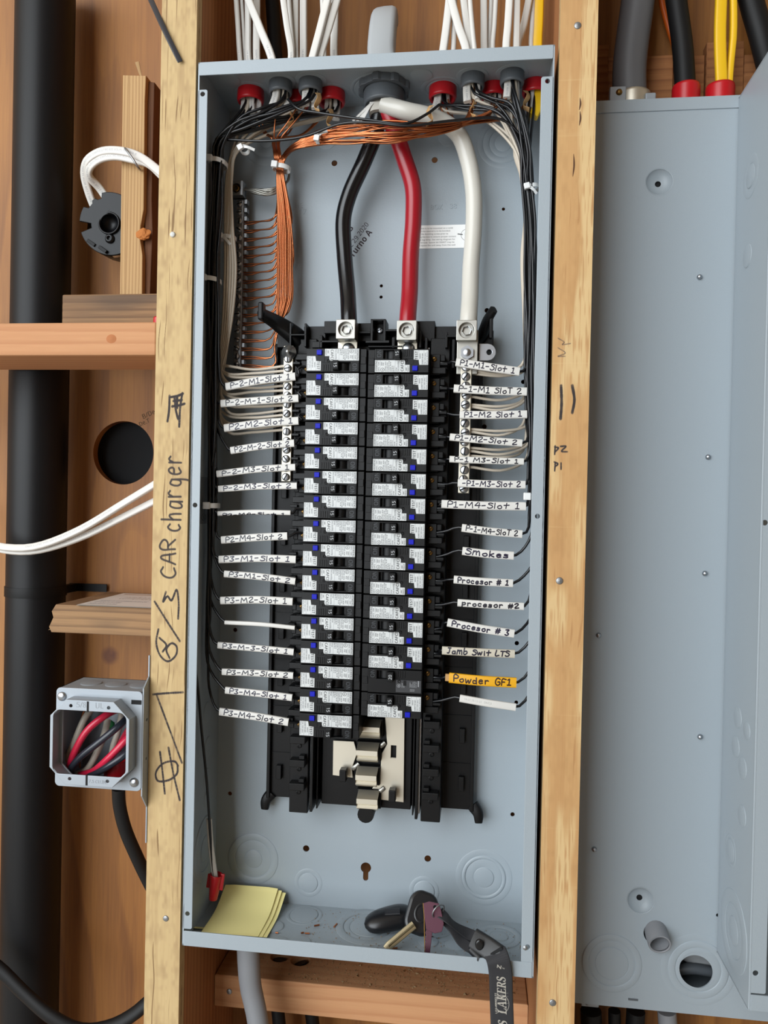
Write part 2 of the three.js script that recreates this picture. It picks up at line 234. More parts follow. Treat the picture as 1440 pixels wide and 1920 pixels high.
for (const [name, x0, x1, o, ink, label, nails] of [
  ['wall_stud', S0, S1, W_RIP, leftInk, 'rough tan stud lettered CAR charger in black marker', [[311, 1722, 0.0032], [970, 0, 0]]],
  ['wall_stud', T0, T1, W_RIP2, rightInk, 'tan stud marked 11, P2 and P1 between the two grey boxes', [[1083, 48, 0.0035], [1049, 1089, 0.0036], [1036, 1880, 0.0034]]],
]) {
  const t = thing(name, label, 'stud', 'studs with rip strips');
  part('stud_body', board(M.stud, 1, x0, x1, SY0 - 0.3, SY1 + 0.3, PLY + 0.0005, -RIP, 0.002), M.stud, t);
  const face = ripFace(o, x0, x1, ink, x0 === S0 ? [['CAR', 302, 1084, 1004, 0.0155, 0.002], ['charger', 300, 996, 848, 0.0225, 0.002]] : []), g = new THREE.BoxGeometry(x1 - x0, SY1 - SY0, RIP), side = M.rip;
  grainUV(g, 1, side.userData.tile); const uv = g.attributes.uv, p = g.attributes.position, n = g.attributes.normal;
  for (let i = 0; i < p.count; i++) if (n.getZ(i) > 0.5) uv.setXY(i, p.getX(i) / (x1 - x0) + 0.5, p.getY(i) / (SY1 - SY0) + 0.5);
  part('rip_strip', g.translate((x0 + x1) / 2, (SY0 + SY1) / 2, -RIP / 2), [side, side, side, side, face, side], t, 'plywood strip on the stud face');
  for (const [ya, yb] of [[SY1 + 0.0003, SY1 + 0.3], [SY0 - 0.3, SY0 - 0.0003]]) part('rip_strip', board(M.rip, 1, x0, x1, ya, yb, -RIP, 0, 0.0008), M.rip, t);
  for (const [u, v, r] of nails) if (r) nailHead(at(u, v, 0), r, t);
  if (x0 === S0) { const c = at(324, 440, 0); part('nail_head', facing(lathe([[0, 0.002], [0.0022, 0.0018], [0.003, 0.001], [0.0032, -0.001]], 7)).translate(c.x, c.y, 0), M.white, t, 'paint-whitened nail head'); }
  else for (const [u, v, h] of [[1087, 195, 0.006], [1087, 222, 0.007], [1075, 310, 0.011]]) { const c = at(u, v, 0); part('splinter_gouge', sweep([V(c.x, c.y + h, 0.0002), V(c.x + 0.0006, c.y, 0.0003), V(c.x - 0.0004, c.y - h, 0.0002)], flat(0.0012, 0.0003, 6), 6, { up: V(0, 0, 1), scale: (t) => 0.25 + Math.sin(Math.PI * t) }), M.bark, t); }
}

// ---------------------------------------------------------------- the open electrical panel box
const BX = 0.181, BY = 0.4593, D = 0.0995, TH = 0.0015;
// concentric pre-cut rings; lathe about y, so facing() turns it to the viewer
function knock(radii, n = 36) {
  const p = [[0, 0.0011]]; let h = 0.0011;
  radii.forEach((r, i) => { p.push([r - 0.0007, h], [r - 0.0002, -0.0003], [r + 0.0002, -0.0003]); h = i % 2 ? 0.0011 : 0.0005; p.push([r + 0.0007, i === radii.length - 1 ? 0.0001 : h]); });
  p[p.length - 1][1] = -0.0003;
  return lathe(p, n);
}
const panel = thing('electrical_panel_box', 'open grey steel electrical panel box between two studs', 'electrical panel');
{
  const inX = BX - TH, B = -D + TH;
  const s = outline([[-BX, -BY], [BX, -BY], [BX, BY], [-BX, BY]]);
  const P = (u, v) => at(u, v, B);
  for (const [u, v, r] of [[627, 306, 5.6], [815, 300, 5.6], [574, 1591, 6.2], [802, 1610, 6.2], [715, 536, 3], [714.5, 557, 3], [913, 582, 4.5], [985, 604, 4], [981, 716, 4], [969, 1206, 4], [431, 1488, 4], [961, 1527, 4], [441, 1181, 4], [908, 800, 4.5], [968, 1317, 3.5], [944, 392, 3]]) { const c = P(u, v); s.holes.push(hole(c.x, c.y, mm(r, B))); }
  { const c = P(686, 1627), k = new THREE.Path(), R = mm(10, B), q = mm(5, B); k.absarc(c.x, c.y, R, -1.05, Math.PI + 1.05, false); k.lineTo(c.x - q, c.y - R * 2.0); k.absarc(c.x, c.y - R * 2.0, q, Math.PI, 2 * Math.PI, false); k.closePath(); s.holes.push(k); }
  part('back_plate', skin(plate(s, TH, 0, 14).translate(0, 0, -D)), M.paint, panel);
  const strip = (x0, x1, y0, y1, holes) => { const w = x1 - x0, h = y1 - y0, r = rrect(w, h, 0.0022); for (const v of holes) r.holes.push(hole(0, v - (y0 + y1) / 2, 0.0024)); return plate(r, TH, 0.0004, 8).translate((x0 + x1) / 2, (y0 + y1) / 2, -TH); };
  const yA = at(378, 168, 0).y, yB = at(352, 1742, 0).y, yC = at(1028, 143, 0).y, yD = at(990, 1806, 0).y;
  const L = [skin(box(-BX, -inX, -BY, BY, -D, 0)), skin(strip(-BX, -BX + 0.0103, yB, yA, [yA - 0.0045, at(362, 947, 0).y, yB + 0.016]))];
  const R = [skin(box(inX, BX, -BY, BY, -D, 0)), skin(strip(BX - 0.0125, BX, yD, yC, [yC - 0.0045, at(1006, 968, 0).y, yD + 0.016]))];
  part('side_wall', L, M.paint, panel); part('side_wall', R, M.paint, panel);
  const lip = (y0, y1) => skin(plate(rrect(2 * BX - 0.003, y1 - y0, 0.0012), TH, 0.0004, 6).translate(0, (y0 + y1) / 2, -TH + 0.0006));
  part('top_wall', [skin(box(-BX, BX, BY - TH, BY, -D, 0)), lip(BY - 0.0135, BY)], M.paint, panel);
  part('bottom_wall', [skin(box(-BX, BX, -BY, -BY + TH, -D, 0)), lip(-BY, -BY + 0.0155)], M.paint, panel);
  const K = (g, c) => part('knockout', g.translate(c.x, c.y, c.z), M.paint, panel);
  const px = (z, ...r) => r.map((e) => mm(e, z));
  for (const [u, v, ...r] of [[475, 1610, 18, 36, 50], [578, 1655, 19, 28], [795, 1671, 20, 29], [907, 1645, 19, 34, 41, 53], [500, 262, 16, 34, 50], [944, 268, 16, 26, 38, 48], [725, 262, 10], [612, 262, 20], [840, 255, 20]]) K(facing(knock(px(B, ...r))), V(P(u, v).x, P(u, v).y, B));
  for (const [u, v, ...r] of [[570, 1716, 0.016, 0.021], [690, 1738, 0.02, 0.027, 0.036], [628, 1708, 0.004], [512, 1738, 0.012], [520, 1768, 0.012], [562, 1768, 0.012], [815, 1741, 0.02, 0.027], [803, 1766, 0.011], [855, 1772, 0.012], [936, 1756, 0.01, 0.017, 0.024], [768, 1788, 0.012], [838, 1794, 0.012]]) { const c = atY(u, v, -BY + TH); if (c.z > -D + 0.01 && c.z < -0.006) K(knock(r), c); }
  for (const [u, v, ...r] of [[470, 176, 0.018, 0.026], [526, 152, 0.017], [583, 150, 0.017], [622, 178, 0.018, 0.024], [715, 168, 0.03, 0.034], [830, 166, 0.018, 0.024], [886, 142, 0.017], [960, 137, 0.017], [430, 150, 0.012], [790, 140, 0.012]]) { const c = atY(u, v, BY - TH); if (c.z > -D + 0.008 && c.z < -0.008) K(knock(r).rotateX(Math.PI), c); }
  for (const [u, v, ...r] of [[388, 1335, 0.012], [390, 1400, 0.012], [388, 1460, 0.012], [384, 1590, 0.014, 0.024, 0.036], [388, 1497, 0.01]]) { const c = atX(u, v, -inX); K(knock(r).rotateZ(-Math.PI / 2), c); }
  // pressed letters in the steel
  const press = (t, u, v, size) => { const c = P(u, v); part('pressed_lettering', words(t, size, 0.0005).translate(c.x, c.y, B - 0.0001), M.paint, panel); };
  press('BOX', 806, 393, mm(9, B)); press('38', 843, 391, mm(9, B)); press('NE', 552, 390, mm(10, B)); press('17', 560, 402, mm(10, B));
  // stamped ink
  const ink = std(0x30262c, 0.8), stamp = (t, u, v, s, f) => { const c = P(u, v); part('ink_stamp', words(t, s, 0.0001, f).rotateZ(0.92).translate(c.x, c.y, B), ink, panel); };
  stamp('YD3', 645, 452, mm(12, B), fontBold); stamp('JUL 29 2020', 652, 474, mm(9, B), font); stamp('Turno A', 662, 484, mm(11.5, B), fontBold);
  for (const [u, v] of [[985, 1778], [991, 1777]]) { const c = at(u, v, 0.0006); part('flange_screw', facing(lathe([[0, 0.0012], [0.0018, 0.001], [0.0026, 0]], 6)).translate(c.x, c.y, 0.0002), M.steel, panel); if (u === 985) break; }
  { const c = atX(374, 1550, -inX); }
}
// paper notices
{
  const z = -D + TH + 0.0003, a = at(783, 423, z), b = at(901, 464, z), c = canvasOf(512, 180), g = c.getContext('2d');
  g.fillStyle = '#eeeeec'; g.fillRect(0, 0, 512, 180); g.fillStyle = '#3a3a3c'; g.font = '17px sans-serif';
  ['This device is to be mounted on a solid', 'wall and the neutral is to be bonded.', 'Torque the bonding screw prior to', 'securing the box to ensure proper contact', 'with the lug lamp. See wiring diagram for', 'proper torque. Spacer kit ISMKIT may be', 'used to space the unit away from the wall'].forEach((t, i) => g.fillText(t, 8, 30 + i * 22));
  g.strokeStyle = '#333'; g.lineWidth = 2; g.beginPath(); g.arc(410, 80, 44, 0, 7); g.stroke(); g.strokeRect(395, 66, 22, 26); g.beginPath(); g.moveTo(340, 72); g.lineTo(378, 78); g.lineWidth = 7; g.stroke();
  const m = new THREE.MeshStandardMaterial({ map: texture(c), roughness: 0.55 });
  const o = new THREE.BoxGeometry(b.x - a.x + 0.006, a.y - b.y, 0.0003);
  solo('instruction_sticker', o.translate((a.x + b.x) / 2 - 0.003, (a.y + b.y) / 2, z), [M.white, M.white, M.white, M.white, m, M.white], 'white printed mounting notice stuck behind the red and white conductors', 'sticker');
  // narrow certificate on the inside of the side wall
  const d = canvasOf(96, 512), h = d.getContext('2d'); h.fillStyle = '#6f7478'; h.fillRect(0, 0, 96, 512); h.strokeStyle = h.fillStyle = '#15161a'; h.lineWidth = 5; h.beginPath(); h.arc(48, 440, 34, 0, 7); h.stroke(); h.font = 'bold 40px sans-serif'; h.save(); h.translate(64, 464); h.rotate(-Math.PI / 2); h.fillText('UL', 0, 0); h.font = '22px sans-serif'; h.fillText('LISTED ENCLOSED', 60, -30); h.fillText('PANELBOARD', 60, 0); h.restore();
  const q0 = atX(381, 982, -BX + TH), q1 = atX(386, 895, -BX + TH), w = 0.02, mL = new THREE.MeshStandardMaterial({ map: texture(d), roughness: 0.5 });
  solo('certificate_sticker', new THREE.PlaneGeometry(w, q1.y - q0.y).rotateY(Math.PI / 2).translate(-BX + TH + 0.0003, (q0.y + q1.y) / 2, Math.max(q0.z, -0.04)), mL, 'grey certificate strip with a circled mark on the shaded side wall', 'sticker');
}

// ---------------------------------------------------------------- black plastic interior, bus bars and neutral bars
const FZ = -0.017;                                     // plane of the breaker faces
const yTopL = at(630, 653, FZ).y, yTopR = at(750, 654, FZ).y, PITCH = 0.0254;
const tray = thing('panel_interior_frame', 'black plastic interior frame carrying breakers and bus bars', 'breaker frame');
{
  const z0 = -0.094, zb = -0.086, yT = at(720, 640, -0.07).y, yB = at(700, 1517, -0.07).y;
  const xl = at(503, 1400, zb).x, xr = at(890, 1400, zb).x, wing = 0.04;
  part('tray_panel', skin(box(xl, xr, yB, yT, z0, zb, 0.001)), M.black, tray);
  for (const [x, s] of [[xl, 1], [xr, -1]]) part('tray_rim', skin(box(Math.min(x, x + s * 0.004), Math.max(x, x + s * 0.004), yB, yT, zb, zb + 0.006, 0.0008)), M.black, tray);
  // step and slots of the wings
  for (const s of [-1, 1]) for (let k = 0; k < 9; k++) {
    const y = lerp(yB + 0.03, yT - 0.06, k / 8), x = s < 0 ? xl + 0.014 : xr - 0.014;
    part('wing_clip', skin(box(x - 0.003, x + 0.003, y - 0.008, y + 0.008, zb, zb + 0.006, 0.0006)), M.black, tray);
    part('wing_rib', skin(box(Math.min(x - s * 0.02, x + s * 0.011), Math.max(x - s * 0.02, x + s * 0.011), y + 0.021, y + 0.0218, zb, zb + 0.0012)), M.black, tray);
  }
  // rails with the hooks the breakers clip on
  for (const s of [-1, 1]) {
    const x0 = s * 0.062, x1 = s * 0.083, a = Math.min(x0, x1), b = Math.max(x0, x1);
    part('hook_rail', skin(box(a, b, yB - 0.004, yT, z0, -0.055, 0.001)), M.black, tray);
    for (let k = 0; k < 22; k++) {
      const y = (s < 0 ? yTopL : yTopR) - PITCH * (k + 0.5); if (y < yB + 0.006) break;
      part('breaker_hook', [skin(box(s * 0.0725 - 0.0085, s * 0.0725 + 0.0085, y - 0.0035, y + 0.0045, -0.055, -0.044, 0.0008)), skin(box(s * 0.068 - 0.003, s * 0.068 + 0.003, y + 0.0045, y + 0.0085, -0.055, -0.047, 0.0006))], M.black, tray);
      part('hook_hole', facing(lathe([[0.0016, 0.0008], [0.0026, 0.0008], [0.0026, 0]], 12)).translate(s * 0.0725, y - 0.0085, -0.055), M.black, tray);
    }
  }
  for (const s of [-1, 1]) for (const [x, w, z] of [[0.0575, 0.003, -0.05], [0.053, 0.0015, -0.06]]) part('rail_fin', skin(box(s * x - w / 2, s * x + w / 2, yB, yT, z0, z, 0.0005)), M.black, tray);
  part('bus_tray', skin(box(-0.05, 0.05, yB + 0.002, yT, z0, -0.07, 0.001)), M.black, tray);
  // silver strips beside the rails
  for (const s of [-1, 1]) part('rail_strip', box(s * 0.0598 - 0.0012, s * 0.0598 + 0.0012, yB + 0.004, yT - 0.01, -0.07, s < 0 ? -0.058 : -0.056, 0.0004), M.zinc, tray, 'bright metal strip along the hook rail');
  // feet
  for (const [u, v, s] of [[500, 1505, -1], [896, 1530, 1]]) { const c = at(u, v, -0.088); part('foot_tab', skin(sweep([V(c.x - s * 0.006, c.y + 0.012, -0.088), V(c.x, c.y + 0.004, -0.086), V(c.x + s * 0.001, c.y - 0.006, -0.085)], flat(0.013, 0.011, 12), 10, { up: V(0, 0, 1), scale: (t) => 1 - 0.35 * t * t })), M.black, tray); }
  // head moulding above the breakers: ribs, pockets and arms
  const H = (u0, u1, v0, v1, zz, zf, name = 'head_rib') => { const a = at(u0, v0, zf), b = at(u1, v1, zf); return part(name, skin(box(a.x, b.x, b.y, a.y, zz, zf, 0.0006)), M.black, tray); };
  H(520, 925, 622, 650, -0.094, -0.07, 'head_plate'); H(570, 610, 612, 652, -0.09, -0.06); H(608, 632, 602, 625, -0.09, -0.056); H(669, 695, 606, 640, -0.09, -0.058); H(780, 815, 602, 640, -0.09, -0.06); H(815, 855, 612, 650, -0.09, -0.066);
  for (const [u0, u1, v0, v1] of [[695, 699, 598, 640], [719, 723, 598, 640], [695, 723, 598, 601], [723, 745, 617, 621], [672, 695, 621, 625], [600, 640, 638, 642], [685, 730, 638, 643], [690, 760, 648, 651], [543, 546, 605, 650], [571, 574, 606, 650], [543, 574, 626, 629], [585, 600, 640, 652], [600, 604, 628, 652], [735, 740, 632, 652], [786, 790, 620, 652], [835, 839, 622, 652], [836, 862, 628, 632], [848, 852, 636, 690]]) H(u0, u1, v0, v1, -0.07, -0.046);
  H(700, 719, 601, 640, -0.075, -0.062, 'screw_pocket');
  { const c = at(712, 619, -0.06); const h = part('mounting_screw', facing(lathe([[0, 0.001], [0.0028, 0.0008], [0.0036, 0], [0.0036, -0.003]], 18)).translate(c.x, c.y, c.z), M.zinc, tray, 'slotted bright screw'); part('screw_slot', new THREE.BoxGeometry(0.0062, 0.0009, 0.0006).rotateZ(0.6).translate(c.x, c.y, c.z + 0.0009), M.blackMatt, h); }
  // arms at the two upper corners
  { const a = at(489, 588, -0.03), b = at(520, 606, -0.05), c = at(556, 632, -0.06), d = at(572, 652, -0.07); part('corner_arm', [skin(sweep([a, b, c, d], flat(0.017, 0.012, 12), 16, { up: V(0.3, 0.6, 1), scale: (t) => 0.8 + 0.55 * t })), skin(boxC(V(a.x + 0.001, a.y + 0.002, a.z), 0.006, 0.019, 0.012, 0.002))], M.black, tray); }
  { const a = at(926, 580, -0.045), b = at(914, 600, -0.055), c = at(900, 634, -0.07), d = at(870, 645, -0.085); part('corner_arm', [skin(sweep([a, b, c, d], flat(0.012, 0.009, 12), 16, { up: V(-0.6, 0.3, 1), scale: (t) => 0.75 + 0.5 * t })), skin(boxC(V(at(921, 608, -0.05).x, at(921, 608, -0.05).y, -0.052), 0.004, 0.03, 0.008, 0.0012))], M.black, tray); }
  // tin plated bus plates and stabs in the empty slots
  const Q = (u, v) => { const p = at(u, v, -0.066); return [p.x, p.y]; };
  const bp = outline([Q(722, 1344), Q(759, 1344), Q(757, 1504), Q(698, 1497), Q(698, 1478), Q(712, 1462), Q(716, 1412), Q(726, 1395)]); { const a = Q(738, 1409), w = 0.0035, h = 0.0075; bp.holes.push(outline([[a[0] - w, a[1] - h], [a[0] - w, a[1] + h], [a[0] + w, a[1] + h], [a[0] + w, a[1] - h]])); }
  part('bus_plate', plate(bp, 0.002, 0.0004).translate(0, 0, -0.067), M.tin, tray, 'tin plated bus plate');
  part('bus_plate', plate(outline([Q(625, 1388), Q(664, 1390), Q(670, 1412), Q(660, 1440), Q(662, 1458), Q(624, 1453)]), 0.002, 0.0004).translate(0, 0, -0.067), M.tin, tray, 'tin plated bus plate');
  // stabs: folded blades standing off the plates
  for (const [u, v, dir] of [[694, 1366, 1], [690, 1410, 1], [688, 1456, -1], [690, 1500, 1]]) {
    const c = at(u, v, -0.056), w = 0.0115, h = 0.0095, prof = [[-w, 0.002 + dir * 0.0005], [w, 0.0012]];
    const pf = [[-0.064, h], [-0.052, h * 0.55], [-0.0475, h * 0.4], [-0.0475, -h * 0.15], [-0.051, -h * 0.4], [-0.0485, -h * 0.7], [-0.054, -h * 1.05]], t0 = 0.0014, back = pf.map(([a, b]) => [a - t0, b - t0 * 0.3]).reverse();
    part('bus_stab', plate(outline([...pf, ...back]), w * 2, 0.0003, 4).rotateY(-Math.PI / 2).translate(c.x + w, c.y, 0), M.tin, tray, 'folded bus stab');
    part('stab_base', skin(boxC(V(c.x, c.y - 0.001, -0.069), 0.027, 0.021, 0.014, 0.001)), M.black, tray);
  }
  for (const [u, v] of [[716, 1397], [714, 1482], [667, 1437], [664, 1434]]) { const c = at(u, v, -0.064); part('bus_rivet', sweep([V(c.x - 0.0035, c.y - 0.003, c.z), V(c.x, c.y, c.z + 0.0008), V(c.x + 0.0035, c.y + 0.003, c.z)], oval(0.0052, 0.003, 10), 8, { up: V(0, 0, 1) }), M.alu, tray); if (u === 667) break; }
  for (const [u, v] of [[644, 1452], [736, 1490]]) { const c = at(u, v, -0.055); part('plate_clip', [skin(boxC(c, 0.0075, 0.013, 0.012, 0.001))], M.black, tray); }
  { const c = at(688, 1521, -0.06); part('end_boss', skin(rod(V(c.x, c.y, -0.08), V(c.x, c.y, -0.05), 0.009, 16)), M.black, tray); }
}
// lugs that hold the three service conductors
function lug(u, v, z, size, label) {
  const t = thing('wire_lug', label, 'lug', 'service conductor lugs'), c = at(u, v, z), s = size / 2, sh = rrect(size, size, 0.0012); sh.holes.push(hole(0, 0, s * 0.74));
  part('lug_face', plate(sh, 0.006, 0.0006, 24).translate(c.x, c.y, z - 0.006), M.alu, t);
  part('lug_body', boxC(V(c.x, c.y, z - 0.0135), size, size, 0.017, 0.001), M.alu, t);
  const hx = new THREE.Shape(); hx.absarc(0, 0, s * 0.66, 0, 7); const hp = new THREE.Path(); for (let i = 0; i < 6; i++) { const a = i * Math.PI / 3 + 0.2; hp[i ? 'lineTo' : 'moveTo'](Math.cos(a) * s * 0.42, Math.sin(a) * s * 0.42); } hp.closePath(); hx.holes.push(hp);
  part('lug_screw', plate(hx, 0.004, 0.0005, 20).translate(c.x, c.y, z - 0.0055), M.zinc, t, 'hex socket lug screw');
  return [t, c];
}
{
  const [a] = lug(648, 617, -0.03, 0.0205, 'aluminium lug clamping the thick black conductor');
  const [b] = lug(762.5, 619, -0.03, 0.0208, 'aluminium lug clamping the thick red conductor');
  const [w, wc] = lug(875, 619, -0.03, 0.0212, 'aluminium lug clamping the thick white conductor');
  for (const [t, u] of [[a, 652], [b, 764]]) { const c = at(u, 652, -0.048); part('lug_tongue', boxC(V(c.x, c.y + 0.002, c.z), 0.021, 0.018, 0.003, 0.0005), M.tin, t); part('tongue_bolt', facing(lathe([[0, 0.005], [0.004, 0.005], [0.006, 0.003], [0.0072, 0], [0.0072, -0.001]], 16)).translate(c.x + 0.001, c.y - 0.002, c.z + 0.002), M.zinc, t); }
  const c = at(876, 668, -0.04); part('lug_tongue', boxC(V(c.x, c.y + 0.004, c.z), 0.022, 0.046, 0.004, 0.0008), M.alu, w); part('hex_nut', facing(lathe([[0, 0.006], [0.004, 0.0055], [0.0042, 0.004]], 12)).translate(c.x, at(876, 661, -0.035).y, c.z + 0.001), M.zinc, w); part('hex_nut', facing(new THREE.CylinderGeometry(0.0075, 0.0075, 0.004, 6)).translate(c.x, at(876, 661, -0.035).y, c.z + 0.004), M.zinc, w);
  const e = at(912, 661, -0.05), es = new THREE.Shape(); es.moveTo(-0.008, -0.009); es.lineTo(0.001, -0.009); es.absarc(0.001, 0, 0.009, -Math.PI / 2, Math.PI / 2); es.lineTo(-0.008, 0.009); es.closePath(); es.holes.push(hole(0.003, 0, 0.0028)); part('bonding_tab', plate(es, 0.002, 0.0004).translate(e.x, e.y, e.z), M.zinc, w, 'rounded bonding tab with a hole');
}
// neutral bars and the ground bar
function screw(c, r, parent, ang, m = M.zinc) { const g = facing(lathe([[0, 0.0024], [r * 0.7, 0.0022], [r, 0.0012], [r, -0.001]], 14)); const o = part('terminal_screw', g.translate(c.x, c.y, c.z), m, parent); part('screw_slot', new THREE.BoxGeometry(r * 1.7, r * 0.32, 0.0008).rotateZ(ang).translate(c.x, c.y, c.z + 0.0021), M.blackMatt, o); }
function terminalBar(name, label, u0, v0, u1, v1, z, w, n, m, sm, cat = 'terminal bar') {
  const t = thing(name, label, cat, 'terminal bars'), a = at(u0, v0, z), b = at(u1, v1, z);
  part('bar', box(a.x - w / 2, a.x + w / 2, b.y, a.y, z - 0.011, z, 0.0008), m, t);
  const ys = []; for (let i = 0; i < n; i++) { const y = lerp(a.y, b.y, (i + 0.5) / n); ys.push(y); screw(V(a.x + rr(-0.0004, 0.0004), y, z + 0.0004), w * 0.4, t, rr(0, 3), sm); }
  return { t, x: a.x, ys, z };
}
const NL = terminalBar('neutral_bar', 'tin plated neutral bar beside the P2 tags', 541, 648, 537, 903, -0.033, 0.0105, 15, M.tin, M.zinc);
{ const c = at(542, 661, -0.033); part('stud_nut', facing(lathe([[0, 0.008], [0.0025, 0.008], [0.003, 0.004], [0.0055, 0.004], [0.006, 0.001], [0.0078, 0.001], [0.008, -0.001]], 18)).translate(c.x, c.y, c.z), M.zinc, NL.t, 'nut and washer on the top end of the bar'); }
const NR = terminalBar('neutral_bar', 'tin plated neutral bar behind the P1 tags', 874.5, 680, 870, 925, -0.036, 0.0115, 14, M.tin, M.zinc);
const gBarZ = -0.075;
const GB = terminalBar('ground_bar', 'long dull ground bar with copper wires along its edge', 450, 375, 445, 692, gBarZ, 0.0085, 20, M.steel, M.zinc);
{
  const t = GB.t, c = at(442, 352, gBarZ + 0.006), s = rrect(0.0165, 0.0165, 0.001); s.holes.push(hole(0, 0, 0.0052)); part('end_lug', [plate(s, 0.012, 0.0006, 18).translate(c.x, c.y, c.z - 0.012), boxC(V(c.x, c.y, c.z - 0.011), 0.0165, 0.0165, 0.004)], M.steel, t, 'square end lug'); part('lug_screw', facing(lathe([[0.0022, 0.001], [0.0042, 0.001], [0.0046, -0.004]], 14)).translate(c.x, c.y, c.z - 0.002), M.brass, t);
  for (let i = 0; i < 20; i++) { const y = GB.ys[i]; part('wire_gate', box(GB.x + 0.0044, GB.x + 0.0078, y + 0.0012, y + 0.0062, gBarZ - 0.01, gBarZ - 0.002, 0.0004), M.steel, t); }
}

// ---------------------------------------------------------------- breakers: one of each kind, then copies
const upright = (g, text, x, y, px, bold = '', fill = '#16181b') => { g.save(); g.translate(x, y); g.rotate(-Math.PI / 2); g.font = bold + ' ' + px + 'px sans-serif'; g.fillStyle = fill; g.fillText(text, 0, 0); g.restore(); };
const mainSticker = (() => {
  const c = canvasOf(512, 200), g = c.getContext('2d'); g.fillStyle = '#c6c9c9'; g.fillRect(0, 0, 512, 200);
  upright(g, 'SIEMENS', 38, 194, 44, 'bold'); upright(g, 'QAF2', 76, 192, 32, 'bold', '#4a4d52'); upright(g, '120V', 76, 96, 32, 'bold', '#4a4d52'); g.strokeStyle = '#60646a'; g.lineWidth = 3; for (const x of [46, 90, 345, 418]) { g.beginPath(); g.moveTo(x, 0); g.lineTo(x, 200); g.stroke(); }
  g.strokeStyle = '#1a1c20'; g.beginPath(); g.arc(130, 160, 31, 0, 7); g.lineWidth = 6; g.stroke(); upright(g, 'UL', 143, 180, 34, 'bold'); upright(g, 'SWD', 122, 92, 30, 'bold', '#3a3d42'); upright(g, 'HID', 152, 92, 30, 'bold', '#3a3d42');
  ['LISTED 14TH', 'Circuit brkr', 'Common trip', 'CU/AL 14-10', '25 lb-in', '60/75 C'].forEach((t, i) => upright(g, t, 192 + i * 28, 194, 29, 'bold', '#2f3338')); ['10 kA', 'Test monthly'].forEach((t, i) => upright(g, t, 374 + i * 32, 194, 28, 'bold', '#2f3338'));
  upright(g, 'CAFCI', 488, 190, 66, 'bold');
  return new THREE.MeshPhysicalMaterial({ map: texture(c), roughness: 0.3 });
})();
const testSticker = (() => { const c = canvasOf(256, 256), g = c.getContext('2d'); g.fillStyle = '#c6c9c9'; g.fillRect(0, 0, 256, 256); upright(g, 'TEST', 70, 168, 70, 'bold'); g.strokeStyle = '#60646a'; g.lineWidth = 3; for (const x of [88, 178]) { g.beginPath(); g.moveTo(x, 0); g.lineTo(x, 256); g.stroke(); } upright(g, 'A6433', 122, 150, 32, 'bold', '#3a3d42'); upright(g, 'U2007191281', 165, 250, 32, 'bold', '#2f3338'); ['15A 120V 60Hz', 'Made in Mexico'].forEach((t, i) => upright(g, t, 212 + i * 34, 250, 30, 'bold', '#5a5e64')); return new THREE.MeshPhysicalMaterial({ map: texture(c), roughness: 0.3 }); })();
const arcSticker = (() => { const c = canvasOf(96, 160), g = c.getContext('2d'); g.fillStyle = '#c6c9c9'; g.fillRect(0, 0, 96, 160); upright(g, 'ARC', 42, 130, 42, 'bold'); upright(g, 'FAULT', 84, 148, 42, 'bold'); return new THREE.MeshPhysicalMaterial({ map: texture(c), roughness: 0.3 }); })();
const oldSticker = (() => {
  const c = canvasOf(512, 256), g = c.getContext('2d'); g.fillStyle = '#2b2c2f'; g.fillRect(0, 0, 512, 256); const k = '#b9bcc0';
  upright(g, 'SIEMENS', 470, 130, 30, 'bold', k); ['120/240V~', 'LISTED', 'HACR TYPE', 'SWD 60/75C', 'CU-AL 14-8'].forEach((t, i) => upright(g, t, 300 + i * 30, 150, 24, '', k)); ['ISSUE NO.', 'MADE IN'].forEach((t, i) => { g.font = '22px sans-serif'; g.fillStyle = k; g.fillText(t, 290, 200 + i * 28); });
  g.strokeStyle = k; g.lineWidth = 4; g.beginPath(); g.arc(60, 120, 34, 0, 7); g.stroke(); upright(g, 'UL', 72, 140, 32, 'bold', k); upright(g, 'TYPE QP', 140, 160, 26, '', k); upright(g, '20A', 175, 160, 26, '', k);
  return new THREE.MeshPhysicalMaterial({ map: texture(c), roughness: 0.45 });
})();
const sheet = (x0, x1, y0, y1, z) => box(x0, x1, y0, y1, z - 0.0003, z);
const sides = (m, e = M.white) => [e, e, e, e, m, e];
const HB = 0.0122;
function testShape() { const a = 0.0484, b = 0.0632, c = -0.0042, d = 0.0108, g = new THREE.ExtrudeGeometry(outline([[a, d], [a, 0.0012], [a + 0.005, 0.0008], [a + 0.0058, c], [b, c], [b, d]]), { depth: 0.0003, bevelEnabled: false }).translate(0, 0, 0.0001), p = g.attributes.position; for (let i = 0; i < p.count; i++) g.attributes.uv.setXY(i, (p.getX(i) - a) / (b - a), (p.getY(i) - c) / (d - c)); return g; }
